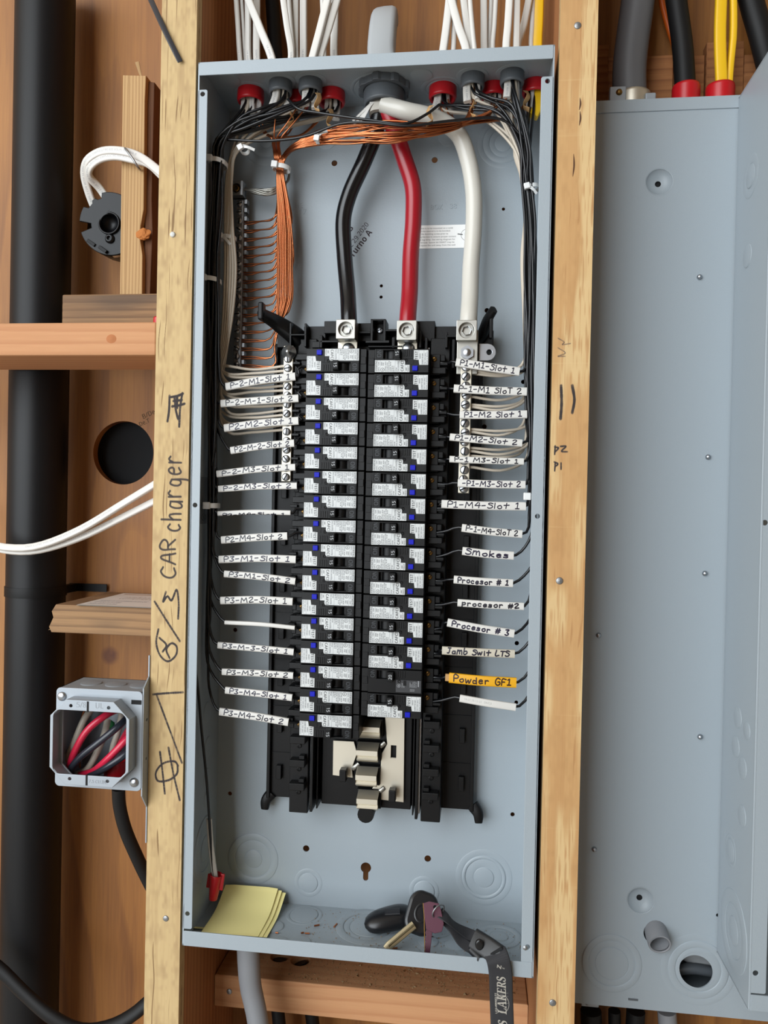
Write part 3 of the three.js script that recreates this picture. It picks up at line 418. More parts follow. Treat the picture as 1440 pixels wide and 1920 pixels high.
function makeBreaker(kind) {
  const o = new THREE.Group(), rated = kind === 'plain' ? '20' : '15';
  const face = outline([[0.008, -HB], [0.0638, -HB], [0.0638, HB], [0.008, HB]]); face.holes.push(outline([[0.0172, 0.0022], [0.0172, 0.0108], [0.0352, 0.0108], [0.0352, 0.0022]]));
  part('body', [skin(box(0.008, 0.0638, -HB, HB, -0.048, -0.006)), skin(plate(face, 0.006, 0.0005, 4).translate(0, 0, -0.006))], kind === 'plain' ? M.blackMatt : M.black, o);
  part('tail', [skin(box(0.0008, 0.0079, -HB, HB, -0.048, -0.003, 0.0006)), skin(box(0.0015, 0.0072, -0.004, 0.0035, -0.003, -0.0022, 0.0003))], M.black, o);
  part('shoulder', [skin(box(0.0639, 0.0745, -HB + 0.0012, HB - 0.0012, -0.048, -0.021, 0.0008)), skin(box(0.066, 0.0805, -HB + 0.002, -0.0035, -0.045, -0.018, 0.0008)), skin(box(0.0745, 0.0825, -0.0015, 0.0012, -0.04, -0.0165, 0.0005)), skin(box(0.0745, 0.0795, 0.0035, HB - 0.0018, -0.042, -0.022, 0.0008))], M.black, o);
  const sc = part('terminal_screw', facing(lathe([[0, 0.001], [0.002, 0.0008], [0.0027, 0], [0.0027, -0.003]], 12)).translate(0.0682, 0.0055, -0.0205), M.brass, o); part('screw_slot', new THREE.BoxGeometry(0.0044, 0.0008, 0.0007).rotateZ(0.8).translate(0.0682, 0.0055, -0.0198), M.blackMatt, sc);
  part('toggle_drum', rod(V(0.0262, 0.0024, -0.0085), V(0.0262, 0.0106, -0.0085), 0.0086, 18).scale(1, 1, 0.75).translate(0, 0, -0.0036), M.black, o);
  const h = part('toggle_handle', skin(box(0.0287, 0.0348, 0.0012, 0.0105, -0.006, 0.0078, 0.0006)), M.blackMatt, o, 'handle numbered ' + rated);
  part('handle_number', words(rated, 0.0034, 0.0002, font).rotateZ(Math.PI / 2).translate(0.0335, 0.0034, 0.0077), std(0xb9bcc0, 0.5), h);
  part('on_mark', words('ON', 0.0044, 0.0004, font).rotateZ(Math.PI / 2).translate(0.0148, 0.0032, 0), std(0x2f3338, 0.4), o);
  part('recess_frame', [[0.0095, 0.0162, 0.0024, 0.0028], [0.0095, 0.0162, 0.0112, 0.0116], [0.0162, 0.0166, 0.0024, 0.0116], [0.0092, 0.0096, 0.0024, 0.0116], [0.0448, 0.0478, -0.0036, 0.0016], [0.0165, 0.0355, 0.0114, 0.0118]].map(([a, b, c, d]) => skin(box(a, b, c, d, -0.0002, 0.0005))), M.black, o);
  part('screw_boss', facing(lathe([[0.0008, 0.0002], [0.001, 0.0007], [0.0016, 0.0007], [0.0018, 0]], 12)).translate(0.0405, 0.0005, 0), M.black, o);
  const rib = []; for (const x of [0.0378, 0.0402, 0.0426, 0.045]) rib.push(skin(box(x, x + 0.0014, 0.0045, 0.0112, -0.0003, 0.0006, 0.0002))); rib.push(skin(box(0.0368, 0.0468, 0.0022, 0.0028, -0.0003, 0.0006))); part('vent_ribs', rib, M.black, o);
  if (kind === 'plain') part('printed_face', sheet(0.037, 0.063, -0.0105, 0.002, 0.0003), sides(oldSticker, M.blackMatt), o);
  else {
    part('rating_sticker', sheet(0.0084, 0.0395, -0.0117, 0.0005, 0.0004), sides(mainSticker), o, 'white rating sticker reading CAFCI');
    part('arc_fault_sticker', sheet(0.0396, 0.0442, -0.0117, -0.0042, 0.0004), sides(arcSticker), o, 'small white ARC FAULT sticker');
    part('test_sticker', testShape(), [testSticker, M.white], o, 'white TEST sticker');
    part('test_button', skin(box(0.0472, 0.0527, -0.0105, -0.0052, -0.002, 0.0022, 0.0006)), M.blue, o, 'blue test button');
  }
  return o;
}
const TAGS_L = ['P-2-M1-Slot 1', 'P-2-M-1-Slot 2', 'P2-M2-Slot 1', 'P2-M-2-Slot 2', 'P-2-M3-Slot 1', 'P-2-M3-Slot 2', 'P2-M4-Slot 1', 'P2-M4-Slot 2', 'P3-M1-Slot 1', 'P3-M1-Slot 2', 'P3-M2-Slot 1', '', 'P3-M-3-Slot 1', 'P3-M3-Slot 2', 'P3-M4-Slot 1', 'P3-M4-Slot 2'];
const TAGS_R = ['P1-M1-Slot 1', 'P-1-M1 SloT 2', 'P1-M2 Slot 1', 'P1-M2-Slot 2', 'P-1 M3-Slot 1', '-P1-M3-Slot 2', 'P1-M4-Slot 1', 'P-1-M4-SloT 2', 'Smokes', 'Procesor # 1', 'procesor #2', 'Procesor # 3', 'Jamb Swit LTS', 'Powder GF1', ''];
const tagged = (t, side) => (t ? 'tag ' + t : side ? 'faintly printed white sleeve' : 'blank thin white sleeve');
const afci = makeBreaker('afci'), plainOne = makeBreaker('plain');
let firstAfci = true;
for (const side of [0, 1]) for (let k = 0; k < (side ? 15 : 16); k++) {
  const plain = side === 1 && k === 13, proto = plain ? plainOne : afci;
  const o = plain || firstAfci ? proto : proto.clone(); if (!plain) firstAfci = false;
  o.name = numbered('circuit_breaker'); scene.add(o);
  o.position.set(-0.0008, (side ? yTopR : yTopL) - PITCH * (k + 0.5) + 0.0004, FZ); o.rotation.z = side ? 0 : Math.PI;
  describe(o, plain ? 'plain black 20 amp breaker without stickers wired to the yellow Powder tag' : (k ? ORD[k] + ' from the top' : 'topmost') + ' of the blue buttoned breakers ' + (side ? 'on the P1 tag side' : 'on the P2 tag side'), 'circuit breaker', 'circuit breakers');
}

const ROW = 64, atlas = canvasOf(1024, 2048), ag = atlas.getContext('2d');
ag.fillStyle = '#cfcdc8'; ag.fillRect(0, 0, 1024, 2048);
const tagMat = new THREE.MeshPhysicalMaterial({ map: texture(atlas), roughness: 0.38 });
// a flattened piece of cable jacket slid over the wire; the writing lies along its front
function sleeveGeometry(pts, h, thick, row, segs = 12) {
  const prof = flat(h, thick, 18), n = prof.length, g = sweep(pts, prof, segs, { up: V(0, 0.05, 1) }), uv = g.attributes.uv;
  for (let i = 0; i <= segs; i++) for (let j = 0; j <= n; j++) { const [a, b] = prof[j % n], front = b > -thick * 0.1; uv.setXY(i * (n + 1) + j, i / segs, 1 - (row * ROW + (front ? ROW * (0.5 + a / h * 0.94) : 2)) / 2048); }
  for (let i = (segs + 1) * (n + 1); i < uv.count; i++) uv.setXY(i, 0.5, 1 - (row * ROW + 2) / 2048);
  return g;
}
const LAB_L = [[424, 725.5, 554, 706, 15.5], [414.5, 757, 560, 747, 15], [421, 803, 560, 789, 15.5], [433, 845, 552, 831, 14.5], [407, 889, 554, 876, 13.5], [410, 917, 557, 911, 13], [409, 963, 545, 961.5, 9.5], [415.5, 1012.6, 539, 1005, 15], [411, 1049, 555, 1049, 15], [421, 1076, 554, 1090, 13.5], [414, 1126, 549, 1128, 15], [422, 1167, 553, 1177, 8], [409, 1209.6, 551, 1222.5, 13], [417, 1259.5, 550, 1266.7, 13], [423, 1294, 548, 1308, 13.5], [412, 1334, 541, 1354, 15]];
const LAB_R = [[855, 679, 974, 697, 16], [851, 728.6, 987.6, 734.5, 15.5], [862, 778, 988, 777, 15], [843.5, 819.5, 979, 831, 14], [843, 861, 982, 865.6, 12.5], [858.4, 905.7, 985, 909, 15], [828, 945, 986, 949.5, 16], [866, 989.7, 979, 1001.5, 15], [867, 1033, 963, 1042, 15.5], [851, 1086.5, 961.6, 1093.6, 15], [858, 1130, 982, 1137, 14], [839, 1167, 964, 1188, 15.5], [829, 1219.4, 965, 1226, 15.5], [842, 1270.5, 968, 1280, 19], [862, 1309, 967, 1326, 14]];
const LZ = -0.03, sleeves = [[], []];
[[LAB_L, TAGS_L], [LAB_R, TAGS_R]].forEach(([list, tags], side) => list.forEach(([u0, v0, u1, v1, h], k) => {
  const row = side * 16 + k, len = Math.hypot(u1 - u0, v1 - v0), yellow = side && k === 13, bow = side ? 2.5 : -2.5;
  const a = at(u0, v0, LZ), b = at(u1, v1, LZ), m = at((u0 + u1) / 2, (v0 + v1) / 2 - bow * (side ? -0.6 : -1) * (rnd() * 0.8 + 0.2), LZ + 0.001);
  if (yellow) { ag.fillStyle = '#dba012'; ag.fillRect(0, row * ROW, 1024, ROW); } else if (side && k === 12) { ag.fillStyle = '#bdb6a6'; ag.fillRect(0, row * ROW, 1024, ROW); }
  ag.save(); ag.beginPath(); ag.rect(0, row * ROW, 1024, ROW); ag.clip(); ag.translate(0, row * ROW); ag.scale(1024 / len, ROW / h);
  const bold = side && k > 7 && k < 14, ink = yellow ? '#2b1206' : ['#0e0920', '#0b0818', '#120b28'][k % 3];
  if (tags[k]) handwrite(ag, tags[k], len * 0.07, h * (side ? 0.19 : k === 6 ? 0.62 : 0.21), len * (side ? 0.87 : 0.87), h * 0.58, ink, bold ? 2.4 : 1.9);
  else if (side) { ag.font = '5px sans-serif'; ag.fillStyle = '#9a9a98'; ag.fillText('14-22 28-12-22   DA/CU', len * 0.08, h * 0.55); }
  ag.restore();
  const name = yellow ? 'yellow wire tag lettered Powder GF1' : tags[k] ? 'white wire tag lettered ' + tags[k] + ', ' + (k ? ORD[k] + ' from the top' : 'topmost') : side ? 'unlettered white sleeve with faint print under the yellow tag' : 'thin blank white sleeve on the wire between the P3 tags';
  const o = solo('wire_tag', sleeveGeometry([a, m, b], mm(h, LZ), 0.0042, row), tagMat, name, 'wire tag', side ? 'tags of the P1 side' : 'tags of the P2 and P3 side');
  sleeves[side].push({ a, m, b });
  if (yellow) { const e = at(835, 1270, LZ); part('paper_end', sweep([e, a.clone().lerp(b, 0.02)], flat(mm(14, LZ), 0.0036, 12), 3, { up: V(0, 0, 1) }), M.kraft, o, 'brown paper end'); }
}));
tagMat.map.needsUpdate = true;

// ---------------------------------------------------------------- bushings in the top wall and the big cable connector
const BUSH = {};
for (const [id, u, v, kind, r, name] of [
  ['a', 470, 184, 'red', 0.0135, 'red plastic bushing nearest the shaded side wall'], ['b', 526, 168, 'grey', 0.0115, 'grey plastic bushing, first of four along the box top'], ['c', 582, 166, 'grey', 0.0115, 'grey plastic bushing beside the middle red one'], ['d', 556, 192, 'red', 0.0125, 'red plastic bushing half hidden behind two grey ones'], ['e', 622, 187, 'red', 0.0135, 'red plastic bushing just before the big threaded connector'],
  ['f', 830, 178, 'red', 0.0137, 'red plastic bushing just past the big threaded connector'], ['g', 886, 157, 'grey', 0.0115, 'grey plastic bushing with three cable sheaths and curled paper'], ['h', 925, 176, 'red', 0.0125, 'red plastic bushing between two grey ones, mostly behind wires'], ['i', 960, 151, 'grey', 0.0115, 'grey plastic bushing nearest the bright corner'], ['j', 1003, 170, 'red', 0.0125, 'red plastic bushing cut off by the box flange'],
]) {
  const y = BY - TH - 0.013, c = atY(u, v + 8, y); c.z = Math.max(-D + r + 0.004, Math.min(c.z, -0.016));
  BUSH[id] = { c, r };
  solo('cable_bushing', lathe([[r * 0.8, 0.02], [r, 0.02], [r, 0.013], [r * 1.08, 0.012], [r * 1.1, 0.002], [r * 1.02, -0.0005], [r * 0.86, 0], [r * 0.8, 0.003], [r * 0.8, 0.02]], 28).translate(c.x, y, c.z), kind === 'red' ? M.bushRed : M.bushGrey, name, 'bushing', 'bushings in the box top');
}
const hub = atY(715, 192, BY - 0.03); hub.z = -0.056;
{
  const t = thing('cable_connector', 'large grey threaded cable connector with locknut in the box top', 'connector'), y = BY - TH, prof = [[0.018, 0], [0.0222, 0]];
  for (let i = 0; i < 7; i++) prof.push([0.0222, -0.004 - i * 0.0028], [0.0208, -0.0054 - i * 0.0028]); prof.push([0.018, -0.0245], [0.018, 0]);
  part('threaded_throat', lathe(prof, 32).translate(hub.x, y, hub.z), M.bushGrey, t);
  const nut = new THREE.Shape(); for (let i = 0; i <= 64; i++) { const a = i / 64 * 2 * Math.PI, r = 0.0262 + (Math.sin(a * 8) > 0.3 ? 0.0022 : 0); nut[i ? 'lineTo' : 'moveTo'](Math.cos(a) * r, Math.sin(a) * r); } nut.holes.push(hole(0, 0, 0.0222));
  part('locknut', plate(nut, 0.008, 0.0005, 24).rotateX(Math.PI / 2).translate(hub.x, y, hub.z), M.bushGrey, t);
  part('cable_sheath', sweep([V(hub.x, y + 0.004, hub.z), V(hub.x, y - 0.012, hub.z), V(hub.x + 0.001, y - 0.034, hub.z + 0.002)], flat(0.032, 0.026, 16), 8, { up: V(0, 0, 1) }), M.sheathDim, t, 'cut end of the grey service cable sheath');
  for (let i = 0; i < 14; i++) { const s = i < 7 ? 1 : -1, a = rr(0.2, 1), b = s > 0 ? V(hub.x + rr(0.014, 0.03), y - rr(0.026, 0.034), hub.z + rr(0.004, 0.014)) : V(hub.x - rr(0.018, 0.034), y - rr(0.034, 0.05), hub.z + rr(-0.004, 0.01)); part('frayed_strand', sweep([V(hub.x + s * rr(0.004, 0.012), y - 0.022, hub.z + 0.012), V(hub.x + s * rr(0.012, 0.016), y - 0.028, hub.z + 0.014), b], oval(0.0035, 0.0006, 6), 6, { up: V(0.2, 0.4, 1) }), M.sheath, t); }
  // stub of the service cable above the box
  const a = at(718, 32, -0.056), b = at(716, 112, -0.056); solo('service_cable_stub', sweep([V(hub.x + 0.004, b.y - 0.02, -0.056), V(b.x, b.y, -0.056), at(717, 70, -0.058), at(720, 42, -0.066), at(723, 33, -0.085), at(724, 40, -0.12)], flat(0.031, 0.024, 16), 22, { up: V(0, 0.3, 1), scale: (t) => 1 - 0.12 * t }), M.putty, 'grey putty wrapped service cable bending away above the box', 'cable');
}
// the three thick service conductors
for (const [m, label, r, p] of [
  [M.blackWire, 'thick black service conductor curving down to its lug', 0.0087, [[712, 200, -0.054], [705, 245, -0.056], [684, 300, -0.062], [655, 365, -0.066], [644, 410, -0.067], [646, 480, -0.065], [652, 550, -0.056], [654, 590, -0.046], [655, 612, -0.044]]],
  [M.redWire, 'thick red service conductor curving down to its lug', 0.009, [[722, 200, -0.05], [740, 245, -0.056], [759, 300, -0.062], [774, 350, -0.066], [775, 410, -0.067], [770, 480, -0.065], [768, 550, -0.056], [765, 590, -0.046], [764, 612, -0.044]]],
  [M.whiteWire, 'thick white service conductor arching over and down to its lug', 0.0091, [[718, 196, -0.046], [760, 208, -0.042], [815, 222, -0.05], [858, 250, -0.058], [878, 300, -0.064], [888, 360, -0.067], [888, 430, -0.067], [883, 500, -0.063], [881, 560, -0.054], [879, 592, -0.046], [878, 612, -0.044]]],
]) solo('service_conductor', tube(p.map((q) => at(...q)), r, 60, 16), m, label, 'wire', 'service conductors');

// ---------------------------------------------------------------- branch wires
const under = (id, dx = 0, dy = 0, dz = 0) => V(BUSH[id].c.x + dx, BUSH[id].c.y + dy, BUSH[id].c.z + dz);
const WR = 0.00145;
// black wires of the shaded side: bushing, bundle along the wall, tag, breaker
const LEAD_L = 'aaabbccddeeebcea'.split('');
const bundleL = (y, lane, z) => { const u = y < 300 ? 412 : y < 520 ? lerp(410, 400, (y - 300) / 220) : y < 900 ? lerp(400, 402, (y - 520) / 380) : lerp(402, 397, clamp((y - 900) / 400)); const p = at(u, y, z); return p; };
sleeves[0].forEach(({ a, m, b }, i) => {
  const col = 3 - Math.floor(i / 4), rowz = i % 4, dx = (col - 1.5) * 0.0031, z = -0.028 - rowz * 0.0032 - (col % 2) * 0.0013, id = LEAD_L[i], s = under(id, rr(-0.007, 0.007), 0.006, rr(-0.004, 0.004));
  const L = (v) => { const p = bundleL(v, i, z); p.x += dx + rr(-0.0016, 0.0016); p.z += rr(-0.0012, 0.0012); return p; };
  const v0 = LAB_L[i][1], u0 = LAB_L[i][0], pts = [s, V(s.x + rr(-0.004, 0.001), s.y - 0.014, s.z + 0.004)];
  const gap = s.x - L(290).x; if (gap > 0.03) pts.push(V(s.x - gap * 0.3, s.y - 0.024 - rnd() * 0.008, lerp(s.z, z, 0.4) + 0.006), V(s.x - gap * 0.68, s.y - 0.034 - rnd() * 0.012, lerp(s.z, z, 0.7) + 0.004));
  pts.push(L(268 + rr(-4, 6)), L(310));
  for (let v = 390; v < v0 - 70; v += 95) pts.push(L(v));
  pts.push(L(v0 - 45), at(u0 - 9, v0 - 9, LZ - 0.003), V(a.x, a.y, LZ - 0.0006), V(m.x, m.y, LZ - 0.0002), V(b.x, b.y, LZ - 0.0006), b.clone().addScaledVector(b.clone().sub(m).normalize(), 0.004).add(V(0, 0, -0.001)));
  const y = yTopL - PITCH * (i + 0.5); pts.push(V(-0.077, lerp(b.y, y - 0.002, 0.8), -0.033), V(-0.07, y - 0.003, -0.036));
  solo('black_wire', tube(pts, WR, 90, 8), M.wireBlack, (i ? ORD[i] + ' from the top' : 'topmost') + ' black wire branching off the shaded wall bundle to a tag', 'wire', 'black wires of the P2 and P3 side');
});
const LEAD_R = 'fffgghhiijjgihj'.split('');
sleeves[1].forEach(({ a, m, b }, i) => {
  const col = Math.floor(i / 4), rowz = i % 4, z = -0.03 - rowz * 0.0034, id = LEAD_R[i], s = under(id, rr(-0.007, 0.007), 0.006, rr(-0.004, 0.004));
  const L = (v) => { const u = v < 300 ? 982 : v < 420 ? lerp(983, 993, (v - 300) / 120) : 993; const p = at(u, v, z); p.x += (col - 1.2) * 0.003 + rr(-0.0018, 0.0018); p.z += rr(-0.0012, 0.0012); p.x = Math.min(p.x, BX - TH - 0.003); return p; };
  const v1 = LAB_R[i][3], u1 = LAB_R[i][2], pts = [s, V(s.x + rr(0, 0.004), s.y - 0.012, s.z + 0.004)], gap = L(290).x - s.x;
  if (gap > 0.03) pts.push(V(s.x + gap * 0.32, s.y - 0.021 - rnd() * 0.006, lerp(s.z, z, 0.4) + 0.006), V(s.x + gap * 0.72, s.y - 0.032 - rnd() * 0.01, lerp(s.z, z, 0.7) + 0.004));
  pts.push(L(282 + rr(-8, 8)), L(330));
  for (let v = 420; v < v1 - 80; v += 95) pts.push(L(v));
  pts.push(L(v1 - 40), at(Math.min(u1 + 12, 989), v1 - 6, LZ - 0.002), V(b.x, b.y, LZ - 0.0006), V(m.x, m.y, LZ - 0.0002), V(a.x, a.y, LZ - 0.0006), a.clone().addScaledVector(a.clone().sub(m).normalize(), 0.005).add(V(0, 0, -0.0014)));
  const y = yTopR - PITCH * (i + 0.5); pts.push(V(0.083, lerp(a.y, y + 0.001, 0.6), -0.036), V(0.074, y + 0.002, -0.038));
  solo('black_wire', tube(pts, WR, 90, 8), M.wireBlack, (i ? ORD[i] + ' from the top' : 'topmost') + ' black wire branching off the bright side bundle to a tag', 'wire', 'black wires of the P1 side');
});
// two black wires that cross over the service conductors
for (const [p, label] of [[[[540, 186, -0.03], [560, 204, -0.024], [600, 212, -0.022], [700, 226, -0.02], [760, 232, -0.02], [800, 214, -0.024], [824, 196, -0.03]], 'black wire crossing over the service conductors to the red bushing'], [[[425, 262, -0.032], [500, 264, -0.028], [570, 256, -0.026], [640, 232, -0.022], [700, 230, -0.019], [762, 236, -0.019], [850, 226, -0.024], [940, 224, -0.03], [985, 262, -0.036]], 'black wire running the full width above the copper bundle']]) solo('black_wire', tube(p.map((q) => at(...q)), WR, 60, 8), M.wireBlack, label, 'wire', 'black wires over the service conductors');
// white neutrals, shaded side
const nl = 14;
for (let i = 0; i < nl; i++) {
  const y = NL.ys[i + 1] ?? NL.ys[i], col = i % 5, rw = Math.floor(i / 5), z = -0.05 - rw * 0.0034, id = 'abcdeabcdeabde'[i], s = under(id, rr(-0.006, 0.006), 0.004, rr(-0.003, 0.003)), f = (v, u, k = 1) => { const p = at(u, v, z); p.x += (col - 2) * 0.003 * k; return p; };
  const vE = 688 + i * 9.2, e = V(NL.x - 0.004, at(535, vE - 2, NL.z - 0.006).y, NL.z - 0.006), pts = [s, V(s.x - 0.002, s.y - 0.014, s.z)];
  if (s.x - f(300, 432).x > 0.03) pts.push(V(lerp(s.x, f(300, 432).x, 0.45), s.y - 0.03, lerp(s.z, z, 0.5)));
  pts.push(f(285, 440, 0.5), f(330, 430, 0.5), f(420, 429, 0.7), f(500, 432, 1), f(580, 428, 0.9), f(650, 420, 0.6), f(Math.max(686, vE - 22), 412, 0.4), f(vE - 2 + i % 2 * 5, 427, 0.3), at(475, vE + 5 - (i % 3) * 2, -0.045), e);
  solo('white_wire', tube(pts, WR * 1.05, 80, 8), M.wireWhite, 'white neutral wire landing ' + (i ? ORD[i] : 'topmost') + (i ? ' from the top' : '') + ' on the bar beside the P2 tags', 'wire', 'white neutral wires of the P2 side');
}
// white neutrals, bright side
const vR = [694, 700, 742, 757, 761, 803, 808, 838, 844, 853, 874];
vR.forEach((v, i) => {
  const col = i % 3, z = -0.046 - Math.floor(i / 3) * 0.0033, s = under('fghijfghijg'[i], rr(-0.006, 0.006), 0.004, rr(-0.003, 0.003)), f = (vv, u) => { const p = at(u, vv, z); p.x += (col - 1) * 0.003; return p; };
  const e = at(885, v + (v < 720 ? 0 : 2), -0.042), pts = [s, V(s.x + 0.002, s.y - 0.014, s.z)];
  if (f(300, 975).x - s.x > 0.03) pts.push(V(lerp(s.x, f(300, 975).x, 0.5), s.y - 0.028, lerp(s.z, z, 0.5)));
  pts.push(f(280, 970), f(330, 982), f(400, 990), f(480, 987 - (i % 4)), f(600, 988), f(v - 40, 992), f(v - 10 + i % 2 * 4, 984), at(940, v + 8 - (i % 2) * 3, -0.042), e, V(NR.x + 0.003, e.y, NR.z - 0.006));
  solo('white_wire', tube(pts, WR * 1.05, 70, 8), M.wireWhite, 'white neutral wire landing ' + ORD[i] + (i ? ' from the top' : '') + ' on the bar behind the P1 tags', 'wire', 'white neutral wires of the P1 side');
});
// bare copper grounds
for (let i = 2; i < 20; i++) for (let j = 0; j < 2; j++) {
  if (i === 12 && j) continue;
  const y = GB.ys[i] - 0.0005 + (j ? 0.001 : -0.0012), k = (i - 2) * 2 + j, z = gBarZ + 0.004 + (k % 3) * 0.0022, lane = ((k * 7) % 10) / 10 - 0.45, e = V(GB.x + 0.002, y, gBarZ - 0.006);
  const vi = 376 + (i + 0.5) / 20 * 317, spread = vi < 330 ? 0 : 1;
  const f = (v, half) => { const u = v < 318 ? 524 : lerp(525, 534, clamp((v - 318) / 100)), w = v < 330 ? 11 : lerp(14, 27, clamp((v - 330) / 120)); return at(u + lane * w * 1.15, v, z + 0.003 * half); };
  const low = i > 14, vTurn = Math.min(vi - 8, 596 - (k % 4) * 4), pts = [e, V(e.x + 0.011, y + 0.0003 * j, gBarZ - 0.005)];
  if (low) pts.push(at(500 + (i - 15) * 4, vi - 1, gBarZ - 0.002), at(515, vi - 10 - (i - 15) * 6, gBarZ + 0.002), at(521 + j * 3, Math.min(vi - 30, 612), gBarZ + 0.004), at(528 + lane * 20, 590, z));
  else pts.push(at(488, vi - 0.5, gBarZ - 0.003), at(508, vi - 2.5 - j * 1.5, gBarZ), at(518 + lane * 6, vi - 10 - j * 3, gBarZ + 0.003));
  for (let v = low ? 560 : vTurn - 34, q = 0; v > 345; v -= 60, q++) pts.push(f(v, low || q > 1 ? 0.5 : q ? -0.6 : -2));
  pts.push(f(322, 1));
  if (k % 3) { const h = (k % 11) / 10 - 0.5, src = 'fghij'[k % 5], s = under(src, rr(-0.006, 0.006), 0, rr(-0.004, 0.003)); pts.push(at(530 + lane * 10, 298, z), at(555 + lane * 8, 274 + h * 12, -0.046), at(600, 258 + (h + rr(-0.15, 0.15)) * 22, -0.036 + lane * 0.004), at(660, 250 + (h + rr(-0.2, 0.2)) * 30, -0.03 + lane * 0.006), at(740, 248 + (h + rr(-0.25, 0.25)) * 32, -0.026 + lane * 0.006), at(810, 241 + (h + rr(-0.2, 0.2)) * 22, -0.03 + rr(-0.002, 0.002)), at(866, 232 + h * 10, -0.04), V(lerp(at(880, 225, -0.05).x, s.x, 0.75), s.y - 0.02, s.z), s); }
  else { const src = 'abcde'[k % 5], s = under(src, rr(-0.006, 0.006), 0, rr(-0.004, 0.003)); pts.push(at(520 + lane * 14, 290, z), at(518 + lane * 16, 262, -0.05), V(lerp(at(516, 250, -0.06).x, s.x, 0.5), s.y - 0.03, s.z), s); }
  solo('copper_wire', tube(pts, 0.0009, 72, 6), M.copper, (i === 12 ? 'single' : j ? 'upper' : 'lower') + ' bare copper wire at the ' + ORD[i] + ' terminal of the ground bar', 'wire', 'bare copper ground wires');
}
{ const a = at(452, 352, gBarZ - 0.004); const t = thing('aluminium_strands', 'twisted aluminium ground strands entering the end lug of the ground bar', 'wire'); for (let i = 0; i < 8; i++) { const q = i / 8 * 6.28; part('strand', tube([V(a.x, a.y + Math.sin(q) * 0.003, a.z + Math.cos(q) * 0.002), at(475, 358 + Math.sin(q + 1) * 4, gBarZ + Math.cos(q + 1) * 0.003), at(505, 360 + Math.sin(q + 2) * 6, gBarZ + 0.002), at(527, 352 + Math.sin(q + 3) * 5, gBarZ - 0.002), at(541, 335 + Math.sin(q) * 3, gBarZ - 0.006), at(542, 310, gBarZ - 0.008)], 0.0011, 24, 6), M.alu, t); } }
// cable ties
function tie(u, v, w, h, z, ang, label, dz = 0.012, tail = 0) {
  const t = thing('cable_tie', label, 'cable tie', 'cable ties'), c = at(u, v, z), W2 = mm(w, z) / 2, hh = mm(h, z);
  const loop = []; for (let i = 0; i <= 20; i++) { const a = i / 20 * 2 * Math.PI + 0.4; loop.push(V(Math.cos(a) * W2, 0, Math.sin(a) * dz)); }
  const g = sweep(loop, flat(hh, 0.0012, 8), 28, { up: (q) => { const a = q * 2 * Math.PI + 0.4; return V(Math.cos(a), 0, Math.sin(a)); }, cap: false }).rotateZ(ang).translate(c.x, c.y, c.z);
  part('strap', g, M.tie, t); part('head', boxC(V(-W2 * 0.55, 0, dz + 0.0012), hh * 1.35, hh * 1.35, 0.004, 0.0008).rotateZ(ang).translate(c.x, c.y, c.z), M.tie, t);
  if (tail) part('tail', sweep([V(-W2 * 0.55, 0, dz), V(-W2 * 0.55 + tail * 0.5, -0.003, dz + 0.001), V(-W2 * 0.55 + tail, -0.009, dz - 0.002)], flat(hh * 0.7, 0.0009, 8), 8, { up: V(0, 0, 1) }).rotateZ(ang).translate(c.x, c.y, c.z), M.tie, t);
}
tie(409, 307, 34, 9, -0.036, -0.1, 'white cable tie high on the black wire bundle by the shaded wall', 0.013);
tie(398, 527, 32, 9, -0.036, -0.05, 'white cable tie halfway down the shaded black bundle', 0.013);
tie(400, 948, 22, 10, -0.036, 0, 'white cable tie on the black bundle beside the certificate strip', 0.011);
tie(426, 447, 34, 8, -0.056, -0.05, 'white cable tie around the beige neutral bundle', 0.009, 0.012);
tie(528, 316, 34, 9, -0.064, -0.12, 'white cable tie gathering the copper wires', 0.009);
tie(598, 262, 16, 8, -0.036, 1.4, 'small white cable tie on the copper wires under the bushings', 0.008, 0.01);
tie(459, 281, 16, 8, -0.036, 0.5, 'white cable tie where the neutral wires turn down', 0.008, 0.012);
tie(988, 314, 18, 8, -0.046, 0.2, 'white cable tie beside the ringed knockout', 0.01);
tie(995, 356, 30, 8, -0.04, 0.25, 'white cable tie slanting round the bright side bundle', 0.012, 0.008);
tie(993, 931, 20, 10, -0.034, 0, 'white cable tie at the end of tag P1-M4-Slot 1', 0.009);

